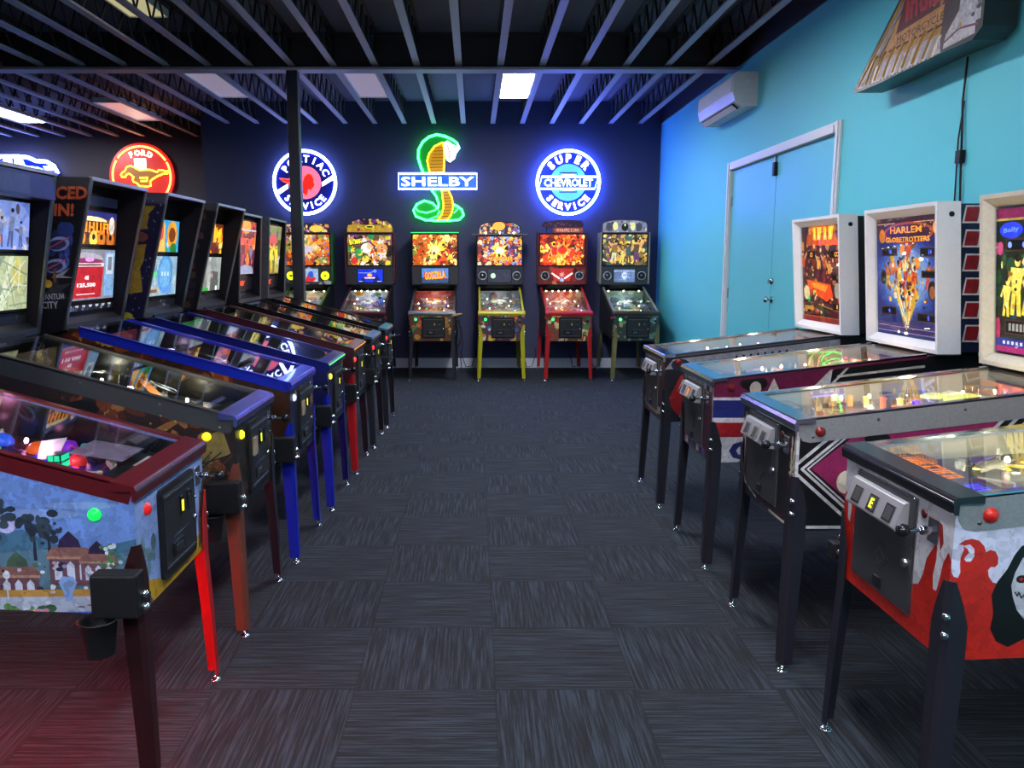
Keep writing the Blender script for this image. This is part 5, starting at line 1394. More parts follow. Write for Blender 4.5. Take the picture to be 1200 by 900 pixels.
def hdr_blue(A, rng):
    A.fill('#2a2c4a'); A.burst(['#3a3e74', '#4a4e8c'], 6, rng, .1, .3)

# ------------------------------------------------------------------ neon signs
NBLUE = glow('#5a8cff', 9); NWHITE = glow('#d0dcff', 4); NCYAN = glow('#8fe6ff', 9); NGREEN = glow('#30ff60', 10); NYEL = glow('#ffc420', 6); NRED = glow('#ff3a1c', 4)
NORANGE = glow('#ff7a38', 8); NPINK = glow('#ff6a8c', 2.2); NCREAM = glow('#ffe6c0', 4.5); NICE = glow('#8098ff', 24)
def lp(col, e): return glow(col, e)

def ring(mb, r, tr, m, y=0., n=48, gaps=()):
    if not gaps:
        mb.tube([(r * math.cos(2 * PI * k / n), y, r * math.sin(2 * PI * k / n)) for k in range(n)], tr, m, 8, closed=True)
    else:
        for a0, a1 in gaps:
            mb.tube([(r * math.cos(math.radians(a0 + (a1 - a0) * k / 24)), y, r * math.sin(math.radians(a0 + (a1 - a0) * k / 24))) for k in range(25)], tr, m, 8)
    return mb
def disc(mb, r, y0, y1, m, n=48, cx=0., cz=0.):
    return mb.prism([(cx + r * math.cos(2 * PI * k / n), y0, cz + r * math.sin(2 * PI * k / n)) for k in range(n)], (0, y1 - y0, 0), m)
def shape(mb, pts, y0, y1, m): return mb.prism([(x, y0, z) for x, z in pts], (0, y1 - y0, 0), m)
def letters(mb, t, x, z, h, m, y, d=.02, w=None, rot=0., bold=.03):
    vs, fs, wd = text2d(t, bold); sx = h if w is None else w / max(wd, 1e-4)
    cr, sr = math.cos(rot), math.sin(rot); F = []; B = []
    for a, b in vs:
        a_, b_ = a * sx, b * h; q = (x + a_ * cr - b_ * sr, z + a_ * sr + b_ * cr)
        F.append((q[0], y - d, q[1])); B.append((q[0], y, q[1]))
    n = len(vs); mb.add(F + B, fs, m)
    cnt = {}
    for f in fs:
        for i in range(len(f)):
            e = (f[i], f[(i + 1) % len(f)]); cnt[tuple(sorted(e))] = cnt.get(tuple(sorted(e)), 0) + 1
    sd = []
    for f in fs:
        for i in range(len(f)):
            e = (f[i], f[(i + 1) % len(f)])
            if cnt[tuple(sorted(e))] == 1: sd.append((e[1], e[0], e[0] + n, e[1] + n))
    mb.add(F + B, sd, m); return mb
def arc_letters(mb, t, r, h, m, y, a0, a1, flip=False, bold=.03):
    n = len(t)
    for i, ch in enumerate(t):
        a = math.radians(a0 + (a1 - a0) * (i + .5) / n)
        letters(mb, ch, r * math.cos(a), r * math.sin(a), h, m, y, .02, None, a - PI / 2 + (PI if flip else 0), bold)
    return mb
def standoffs(root, pts, y0, y1):
    for x, z in pts: MB().lathe([(.012, 0), (.012, y1 - y0)], (x, y0, z), DKSTEEL, 8, (0, 1, 0)).build('standoff', root)

# round profile-head sign
t = thing('neon_sign', 'round white ringed neon sign with a red head in profile on a pink disc', 'neon sign', (-2.46, YB, 2.715), group='neon signs on the dark walls')
DKDISC = lp('#0c1260', .7)
disc(MB(), .455, -.06, -.035, DKDISC).build('backing_disc', t)
b = ring(MB(), .445, .022, NICE, -.075); b.build('neon_ring', t)
b = MB(); letters_m = NWHITE
arc_letters(b, 'PONTIAC', .335, .10, letters_m, -.06, 155, 15, bold=.015); b.build('top_lettering', t)
b = MB(); arc_letters(b, 'SERVICE', .335, .10, letters_m, -.06, 213, 327, flip=True, bold=.015); b.build('bottom_lettering', t)
b = MB(); disc(b, .235, -.068, -.06, lp('#e0688a', 1.3)); b.build('pink_disc', t)
hd = [(-.36, .055), (-.02, .02), (.0, .085), (.05, .125), (.10, .11), (.135, .05), (.13, -.005), (.15, -.03), (.13, -.065), (.09, -.11), (.05, -.10), (.045, -.145), (.02, -.19), (-.02, -.16), (-.07, -.13), (-.14, -.06), (-.18, -.015), (-.30, .01)]
b = MB(); shape(b, hd, -.082, -.07, lp('#e01c18', 1.6)); b.tube([(x, -.085, z) for x, z in hd], .007, NRED, 6, closed=True); b.build('profile_head', t)
b = MB(); shape(b, [(.245, .0), (.25, -.055), (.42, .045), (.40, .10)], -.07, -.06, NWHITE).build('white_bar', t); b = MB(); shape(b, [(-.405, -.11), (-.37, -.165), (-.245, -.08), (-.25, -.02)], -.07, -.06, NWHITE); b.build('white_bar', t)
standoffs(t, ((-.3, .2), (.3, .2), (-.3, -.2), (.3, -.2)), -.035, 0)

# blue ring sign with bow-tie banner
t = thing('neon_sign', 'round blue neon sign with a white slanted banner across a pale cyan disc', 'neon sign', (1.36, YB, 2.715), group='neon signs on the dark walls')
disc(MB(), .455, -.06, -.035, lp('#0a1ee8', 2.2)).build('backing_disc', t)
ring(MB(), .45, .020, glow('#4a68ff', 75), -.075).build('neon_ring', t)
b = MB(); arc_letters(b, 'SUPER', .345, .115, NCREAM, -.06, 148, 32, bold=.045); b.build('top_lettering', t)
b = MB(); arc_letters(b, 'SERVICE', .345, .10, NCREAM, -.06, 212, 328, flip=True, bold=.04); b.build('bottom_lettering', t)
b = MB(); disc(b, .262, -.07, -.06, lp('#58b8e0', 1.1)); b.build('cyan_disc', t)
b = MB(); DKB = lp('#0c1c58', .3)
bow = [(-.125, .135), (.125, .135), (.125, .07), (-.125, .07)]
b.tube([(x, -.075, z) for x, z in ((-.125, .07), (-.125, .135), (.125, .135), (.125, .07))], .009, DKB, 6); b.build('bow_tie_outline', t); b = MB()
b.tube([(x, -.075, z) for x, z in ((-.125, -.07), (-.125, -.135), (.125, -.135), (.125, -.07))], .009, DKB, 6)
b.build('bow_tie_outline', t)
for z in (.105, -.105): MB().tube([(-.09, -.075, z), (.09, -.075, z)], .008, NWHITE, 6).build('bow_tie_tube', t)
b = MB(); ban = [(-.43, -.09), (.385, -.09), (.43, .08), (-.385, .08)]
shape(b, ban, -.082, -.074, lp('#1a3fb8', 1.)); b.tube([(x, -.088, z) for x, z in ban], .012, NICE, 6, closed=True); ob = b.build('banner', t)
b = MB(); letters(b, 'CHEVROLET', 0, -.005, .105, NWHITE, -.082, .018, w=.70, bold=.02); b.build('banner_lettering', t)
standoffs(t, ((-.3, .2), (.3, .2), (-.3, -.2), (.3, -.2)), -.035, 0)

# cobra sign (outline read in centimetre steps around its own centre)
t = thing('neon_sign', 'green and yellow neon cobra rising through a blue and white name panel', 'neon sign', (-.535, YB, 2.74), group='neon signs on the dark walls')
S = .00309
c_ = lambda pts: [((x - 253) * S, (322 - z) * S) for x, z in pts]
GBODY = lp('#0a7a2c', .55); YBODY = lp('#b8860c', .75)
hood = c_([(188, 290), (176, 262), (163, 218), (165, 180), (185, 145), (215, 122), (250, 112), (290, 120), (325, 136), (346, 152), (356, 172), (338, 196), (330, 222), (312, 236), (298, 228), (290, 200), (287, 240), (288, 290)])
shape(MB(), hood, -.05, -.03, GBODY).tube([(x, -.062, z) for x, z in hood[:13]], .012, NCYAN, 8).tube([(x, -.058, z) for x, z in hood[:10]], .017, NGREEN, 8).build('hood', t)
jaw = c_([(284, 150), (300, 142), (322, 158), (354, 172), (338, 196), (330, 222), (312, 236), (298, 228), (290, 200)])
shape(MB(), jaw, -.062, -.05, lp('#eef0e8', 1.1)).tube([(x, -.068, z) for x, z in jaw], .008, NWHITE, 6, closed=True).tube([(x, -.068, z) for x, z in c_([(300, 160), (312, 200), (306, 222)])], .006, lp('#9a6a50', .5), 6).build('head', t)
belly = c_([(278, 147), (240, 165), (213, 200), (205, 230), (210, 260), (220, 292), (282, 292), (285, 240), (286, 185)])
b = shape(MB(), belly, -.062, -.05, YBODY).tube([(x, -.068, z) for x, z in belly[:6]], .009, NYEL, 6).tube([(x, -.068, z) for x, z in belly[6:] + belly[:1]], .009, NYEL, 6)
for k in range(8): y_ = 172 + k * 15; l = 240 - (k * 4.5 if k < 7 else 24); b.tube([(x, -.0645, z) for x, z in c_([(max(210, l), y_), (281, y_ - 2)])], .004, lp('#5a2a08', .1), 5)
b.build('belly', t)
tail = c_([(222, 362), (246, 392), (258, 430), (255, 452), (230, 425), (190, 414), (155, 430), (138, 458), (150, 486), (195, 503), (255, 507), (312, 506), (356, 501), (375, 480), (366, 455), (346, 440), (326, 430), (300, 362)])
b = shape(MB(), tail, -.05, -.03, GBODY).tube([(x, -.060, z) for x, z in tail[:17]], .015, NGREEN, 8).tube([(x, -.064, z) for x, z in tail[:17]], .010, NCYAN, 8)
b.tube([(x, -.062, z) for x, z in c_([(145, 440), (160, 462), (200, 470), (240, 458), (254, 440)])], .009, NGREEN, 6).tube([(x, -.062, z) for x, z in c_([(205, 503), (250, 485), (262, 460)])], .009, NGREEN, 6).tube([(x, -.062, z) for x, z in c_([(330, 470), (345, 455), (350, 442)])], .008, NGREEN, 6)
b.build('coil', t)
bl = c_([(272, 362), (276, 400), (281, 440), (270, 480), (250, 504), (296, 504), (316, 480), (326, 440), (320, 400), (302, 362)])
b = shape(MB(), bl, -.062, -.05, YBODY).tube([(x, -.068, z) for x, z in bl[:5]], .009, NYEL, 6).tube([(x, -.068, z) for x, z in bl[5:]], .009, NYEL, 6)
for k in range(9): y_ = 375 + k * 14; b.tube([(x, -.0645, z) for x, z in c_([(274 + min(k, 4) * 2 - max(0, k - 5) * 6, y_), (308 + min(k, 4) * 3 - max(0, k - 5) * 5, y_ - 2)])], .004, lp('#5a2a08', .1), 5)
b.build('lower_belly', t)
pn = c_([(70, 290), (437, 290), (437, 360), (70, 360)])
b = shape(MB(), pn, -.08, -.066, lp('#1440d8', 2.)); b.tube([(x, -.085, z) for x, z in pn], .013, NICE, 8, closed=True); b.build('name_panel', t)
b = MB(); q = c_([(253, 326)])[0]; letters(b, 'SHELBY', q[0], q[1], .13, NWHITE, -.08, .02, w=1.05, bold=.015); b.build('panel_lettering', t)
standoffs(t, ((-.4, 0), (.4, 0), (.0, .3), (0, -.4)), -.03, 0)

# galloping horse sign
t = thing('neon_sign', 'round red neon sign with a yellow galloping horse', 'neon sign', (-5.315, YB2, 2.93), group='neon signs on the dark walls')
disc(MB(), .52, -.06, -.03, lp('#b01408', .9)).build('backing_disc', t)
ring(MB(), .462, .016, NORANGE, -.07, gaps=((-60, 28), (32, 142), (148, 230), (234, 296))).build('neon_ring', t)
b = MB(); arc_letters(b, 'FORD', .365, .085, NCREAM, -.06, 122, 58, bold=.02); b.build('top_lettering', t)
shape(MB(), [(-.11, .11), (.08, .10), (.08, .275), (-.11, .275)], -.066, -.06, lp('#fff2fa', 1.6)).build('white_plate', t)
hz = lambda pts: [((x - 580) * .00121, (560 - z) * .00121 + .02) for x, z in pts]
horse = hz([(310, 560), (325, 535), (370, 505), (390, 460), (440, 445), (480, 455), (520, 480), (560, 500), (640, 495), (700, 495), (760, 515), (790, 525), (810, 500), (860, 500), (905, 515), (950, 505), (965, 525), (920, 545), (860, 550), (830, 565), (800, 575), (770, 590), (720, 620), (690, 650), (700, 700), (650, 715), (600, 705), (545, 705), (520, 670), (470, 650), (460, 610), (480, 590), (440, 560), (420, 545), (390, 555), (365, 590), (325, 590)])
shape(MB(), horse, -.075, -.062, lp('#8a5208', .7)).tube([(x, -.082, z) for x, z in horse], .011, glow('#ffe030', 5), 6, closed=True).tube([(x, -.082, z) for x, z in hz([(560, 600), (660, 595), (650, 640), (570, 640)])], .011, glow('#ffe030', 5), 6).build('horse', t)
standoffs(t, ((-.3, .2), (.3, .2), (-.3, -.2), (.3, -.2)), -.03, 0)

# blue car outline
t = thing('neon_sign', 'blue and white neon outline of a car above the recessed corner', 'neon sign', (-7.257, YB2, 3.222), group='neon signs on the dark walls')
cz = lambda pts: [((x - 25) * .01345, (185 - z) * .01345) for x, z in pts]
body = cz([(70, 202), (66, 195), (58, 190), (45, 189), (36, 185), (26, 184), (5, 184), (-14, 186), (-26, 190), (-40, 192), (-44, 200), (-38, 206), (62, 206)])
shape(MB(), cz([(72, 203), (67, 193), (58, 188), (45, 187), (33, 183), (20, 182), (3, 182), (-16, 184), (-28, 188), (-42, 190), (-47, 201), (-40, 208), (66, 208)]), -.055, -.03, lp('#0c20b0', .9)).build('backing_panel', t)
MB().tube([(x, -.07, z) for x, z in body], .03, NICE, 8, closed=True).build('body_outline', t)
shape(MB(), cz([(4, 193), (8, 185), (16, 184.5), (17, 195)]), -.07, -.055, NWHITE).build('side_window', t); shape(MB(), cz([(19, 196), (20, 184.5), (28, 185), (32, 195)]), -.07, -.055, NWHITE).build('side_window', t)
MB().tube([(x, -.07, z) for x, z in cz([(32, 196), (48, 198)])], .022, NICE, 8).build('door_line', t)
MB().tube([(x, -.07, z) for x, z in cz([(-26, 194), (2, 195)])], .022, NICE, 8).build('door_line', t)
shape(MB(), cz([(53, 195), (60, 195), (66, 200), (56, 200)]), -.072, -.055, NWHITE).build('head_lamp', t)
for x in (-24, 48):
    w_ = MB(); q = cz([(x, 206)])[0]
    w_.tube([(q[0] + .105 * math.cos(k * PI / 12), -.07, q[1] + .105 * math.sin(k * PI / 12)) for k in range(24)], .018, NBLUE, 6, closed=True).build('wheel_outline', t)
standoffs(t, ((-.7, -.1), (.4, -.1)), -.03, 0)

# feather head-dress sign on the teal wall: a deep can box with a printed, tube-lined face
t = thing('neon_sign', 'dark can sign shaped like a feathered head-dress, high on the teal wall', 'neon sign', (XR, 4.9, 2.66))
fpts = [(.66, .005), (.58, .0), (.30, .0), (-.25, .015), (-.60, .012), (-.68, .06), (-.68, .45), (-.55, .70), (-.25, .83), (-.05, .74), (.10, .44)]     # (toward the back wall, up)
MB().prism([(-.215, y, z) for y, z in fpts], (.17, 0, 0), mat('can_black', (.012, .012, .014), .4)).build('can_box', t)
b = MB()
A = Art(b, (-.215, .68, 0), (0, -1, 0), (0, 0, 1), 1.38, .86)
ring_ = [(.68 - y, z) for y, z in fpts]; n_ = len(ring_); cxx = sum(p[0] for p in ring_) / n_; czz = sum(p[1] for p in ring_) / n_
inner = [(p[0] + (cxx - p[0]) * .03, p[1] + (czz - p[1]) * .03) for p in ring_]
A.poly(ring_, '#0c0b0c'); A.poly([(p[0] + (cxx - p[0]) * .10, p[1] + (czz - p[1]) * .10) for p in ring_], '#3a2226')
def F(px, py):      # face print laid out on the sign's own rectangle
    return (px, py)
rg = random.Random(5)
A.poly([(.06, .02), (.14, .02), (.62, .42), (.56, .44)], '#a8a4ac'); 
A.poly([(.30, .10), (.98, .06), (1.02, .40), (.62, .42)], '#c08a4e'); A.poly([(.26, .02), (1.0, .02), (.98, .12), (.34, .13)], '#b8b0b4')
for k in range(9):
    x = .20 + .085 * k; A.line([(x, .015), (x + .11, .15)], .012, '#caa23a'); A.poly([(x + .02, .015), (x + .05, .015), (x + .12, .11), (x + .08, .11)], '#d8d2d4'); A.line([(x + .06, .16), (x + .11, .165)], .012, '#2a1814')
A.line([(-.01, .0), (.60, .47)], .045, '#0a090a'); A.line([(.05, .03), (.60, .46)], .014, '#d0a040'); A.line([(.11, .02), (.58, .36)], .010, '#d0a040')
A.poly([(.50, .24), (1.10, .27), (1.14, .52), (.92, .74), (.62, .50)], '#5a1a20')
for k in range(26): A.ell(rg.uniform(.55, 1.1), rg.uniform(.26, .55), rg.uniform(.02, .05), rg.uniform(.012, .03), rg.choice(('#7a2228', '#3a1016', '#8a3034', '#b08a50', '#4a1a20')), n=9, rot=rg.uniform(0, 3))
A.text('Indian', .83, .36, .15, '#a83038', w=.46, bold=.03, rot=.03); A.text('MOTORCYCLES', .78, .205, .042, '#3a2018', w=.52, bold=.0, rot=.02)
A.poly([(1.02, .03), (1.30, .04), (1.30, .12), (1.16, .20), (1.04, .10)], '#c4bfc2'); A.line([(1.02, .06), (1.16, .10), (1.32, .08)], .012, '#6a3038')
A.poly([(1.14, .10), (1.34, .10), (1.34, .50), (1.24, .56), (1.16, .34)], '#b8b6be')
for k in range(18): A.ell(rg.uniform(1.16, 1.34), rg.uniform(.12, .52), rg.uniform(.008, .025), rg.uniform(.008, .02), rg.choice(('#26242c', '#e0dfe6', '#55525c', '#8a8894')), n=8)
A.ell(1.17, .115, .012, .016, '#c89a40', n=10)
b.build('sign_face', t)
tb = MB(); TUBE = mat('unlit_amber_tube', srgb('#b89040'), .2)
for k in range(7): x = .66 - (.16 + .11 * k); tb.tube([(-.228, x, .025), (-.230, x - .06, .10), (-.228, x - .12, .17)], .006, TUBE, 6)
tb.tube([(-.23, .60, .03), (-.23, .1, .40)], .006, TUBE, 6).tube([(-.23, .12, .44), (-.23, -.03, .70)], .006, TUBE, 6)
tb.build('unlit_tubes', t)
for y in (-.45, 0, .4):
    MB().box(-.047, 0, y - .03, y + .03, .06, .12, DKSTEEL).build('wall_bracket', t)
# its power lead
t = thing('power_cord', 'black power lead with an inline adapter hanging down the teal wall', 'power cord', (XR - .012, 4.66, 1.15))
MB().tube([(-.004, .01, 1.53), (0, .03, 1.3), (-.002, .0, 1.05), (-.004, .0, 1.02)], .006, BLACK, 6).tube([(0, .0, .98), (0, -.03, .7), (0, -.02, .3), (0, -.03, 0)], .006, BLACK, 6).tube([(0, .015, 1.3), (.002, .045, 1.1), (.003, .035, .8), (0, .02, .3), (0, .0, .0)], .0045, BLACK, 6).build('cable', t)
MB().box(-.022, .01, -.025, .025, .965, 1.035, BLACK).build('adapter', t, bevel=.004)

# ------------------------------------------------------------------ the machines
def legs(a, b=None, c=None): return (a, b or a, c or a, c or a)
pi2 = PI / 2
ROWL = 'pinball machines in the long row with winged backboxes'; ROWR = 'older pinball machines with white framed backglasses'; ROWB = 'pinball machines along the dark back wall'

def toys_garden(root, P, U, Vd, N, Lp, rng):
    MB().prism([P(-.04, .36, .03), P(.03, .325, .03), P(.08, .325, .085), P(-.01, .365, .085)], N * .003, WHITEP).build('white_plastic', root)
    jt = MB()
    M4 = Matrix.Translation(P(-.06, .27, 0))
    jt.box(-.028, .028, -.022, .022, 0, .075, mat('jade_dark', srgb('#0c4a3c'), .3), M4)
    for i in range(2):
        for j in range(3):
            jt.box(-.024 + i * .026, -.002 + i * .026, -.024, .024, .006 + j * .024, .024 + j * .024, glow('#20d8a0', 1.), M4); jt.box(-.030, .030, -.018 + i * .020, -.002 + i * .020, .006 + j * .024, .024 + j * .024, glow('#20d8a0', 1.), M4)
    jt.build('jade_target', root)
    for u, v, c, r in ((-.02, .62, '#d03a60', .04), (.16, .60, '#2a58e0', .05), (.05, .56, '#20b040', .03), (.14, .44, '#e05a20', .045), (-.06, .40, '#8a20e0', .035), (.03, .37, '#2018e0', .035), (.22, .38, '#7a20c0', .03), (-.12, .48, '#c02030', .045), (-.16, .40, '#e04020', .04), (.22, .32, '#20a8a8', .022), (-.16, .62, '#40c050', .035), (.0, .72, '#c03048', .05), (-.17, .30, '#e03818', .035), (-.13, .22, '#e8902a', .028), (-.2, .26, '#30a030', .026), (.08, .28, '#e03030', .03)):
        MB().lathe([(r, 0), (r, .012), (r * .7, .028), (0, .032)], P(u, v, .004), glow(c, .45), 12, N).build('dome_light', root)
    MB().lathe([(.036, 0), (.036, .05), (.03, .07), (0, .082)], P(.05, .66, .03), glow('#58c040', .6), 14, N).build('green_globe', root)
    for k in range(8): MB().lathe([(.008, 0), (.012, .02), (.006, .04), (0, .042)], P(rng.uniform(-.2, .2), rng.uniform(.6, .9), .01), ink(rng.choice(('#d8d0d0', '#c84a5a', '#e8e0d0'))), 8, N).build('white_figurine', root)
    MB().prism([P(.05, .12, .045), P(.24, .12, .045), P(.24, .30, .045), P(.05, .30, .045)], N * .003, ink('#8a7a94')).build('apron_plate', root)
def toys_frame(root, P, U, Vd, N, Lp, rng):
    o = P(-.02, .82, .045)
    f = MB()
    M4 = Matrix.Translation(o) @ Matrix.Rotation(math.radians(35), 4, 'Z') @ Matrix.Rotation(math.radians(-15), 4, 'X')
    for a_ in ((-.075, .075, -.008, .008, -.05, -.036), (-.075, .075, -.008, .008, .036, .05), (-.075, -.06, -.008, .008, -.036, .036), (.06, .075, -.008, .008, -.036, .036)): f.box(*a_, mat('gilt_frame', srgb('#a8843c'), .35, .6), M4)
    f.box(-.06, .06, 0, .006, -.036, .036, glow('#a8c8e8', 1.), M4)
    f.build('framed_screen', root)
    for k in range(16):
        u, v = -.2 + rng.uniform(-.05, .28), .22 + .5 * k / 16; r = rng.uniform(.012, .022)
        MB().lathe([(r, 0), (r, .03), (r * .5, .045), (0, .046)], P(u, v, .0), glow(rng.choice(('#ffe8a0', '#fff4d0', '#d8e0a0', '#f0d080')), 1.6), 8, N).build('star_post', root)
    MB().prism([P(.03, .40, .04), P(.07, .38, .04), P(.09, .46, .09), P(.05, .48, .09)], N * .003, ink('#d8802a')).build('orange_plastic', root)
    MB().ball(tuple(P(0, .50, .055)), .02, glow('#eaf2ff', 12), 10, 6).build('flasher', root)
def toys_green(root, P, U, Vd, N, Lp, rng):
    A = Art(MB(), P(-.02, .60, .055), U, Vd, .24, .24, e=.8)
    A.ell(.12, .12, .10, .11, '#20b838'); A.line([(.02, .2), (.1, .12), (.2, .22)], .02, '#70e040'); A.line([(.06, .02), (.05, .15), (.16, .2)], .016, '#b8e838'); A.line([(.18, .02), (.22, .2)], .014, '#a0f040'); A.ell(.09, .06, .015, .015, '#f0d060')
    A.mb.build('green_plastic', root)
    for k in range(5): MB().lathe([(.012, 0), (.012, .03), (0, .035)], P(-.2 + .08 * k, .84, .02), glow('#ff6a28', 2.2), 8, N).build('orange_lamp', root)
    for u, v in ((-.1, .42), (.05, .44), (.02, .25)): MB().lathe([(.02, 0), (.018, .02), (0, .024)], P(u, v, .005), glow('#ff8a70', 1.2), 10, N).build('pink_lamp', root)
def toys_amber(root, P, U, Vd, N, Lp, rng):
    for k in range(10): MB().lathe([(.012, 0), (.012, .04), (.016, .042), (0, .05)], P(-.22 + .045 * k, .30 + .05 * k, .002), glow(rng.choice(('#ff9a40', '#ffd080', '#ff6a40', '#fff0d8')), 1.1), 8, N).build('amber_post', root)
    for u, v in ((.0, .62), (.1, .66), (.06, .72), (.18, .70)): MB().lathe([(.05, 0), (.05, .006), (.03, .014), (0, .016)], P(u, v, .05), glow('#e8e878', 1.2), 14, N).build('yellow_cap', root)
    for u, v, c in ((.05, .52, '#3a20e0'), (.2, .42, '#ff5a60'), (.12, .40, '#ff7060')): MB().lathe([(.018, 0), (.018, .05), (0, .055)], P(u, v, .0), glow(c, 1.6), 10, N).build('flasher', root)
def toys_fire(root, P, U, Vd, N, Lp, rng):
    A = Art(MB(), P(-.25, .03, .031), U, Vd, .5, .11, e=.7); A.rect(0, 0, .5, .11, '#2a1a3a'); A.strokes(.03, .02, .26, .06, 7, '#ff7a20', 1.1, rng); A.rect(.33, .02, .47, .09, '#1a1c70'); A.strokes(.35, .035, .1, .04, 3, '#4a50ff', 1.3, rng); A.mb.build('apron_art', root)
    MB().lathe([(.075, 0), (.075, .01), (.055, .018), (.03, .02), (0, .03)], P(.02, .46, .03), glow('#b8d890', .9), 18, N).build('spinning_disc', root)
    for u, v, c in ((-.16, .55, '#e8c030'), (-.08, .60, '#f0d040'), (.08, .62, '#e8a828'), (.18, .56, '#d83a48'), (.2, .66, '#f0c838'), (-.2, .70, '#e8d048')):
        MB().prism([P(u - .04, v, .03), P(u + .03, v - .02, .03), P(u + .05, v + .05, .1), P(u - .02, v + .06, .11)], N * .004, ink(c, .4)).build('yellow_plastic', root)

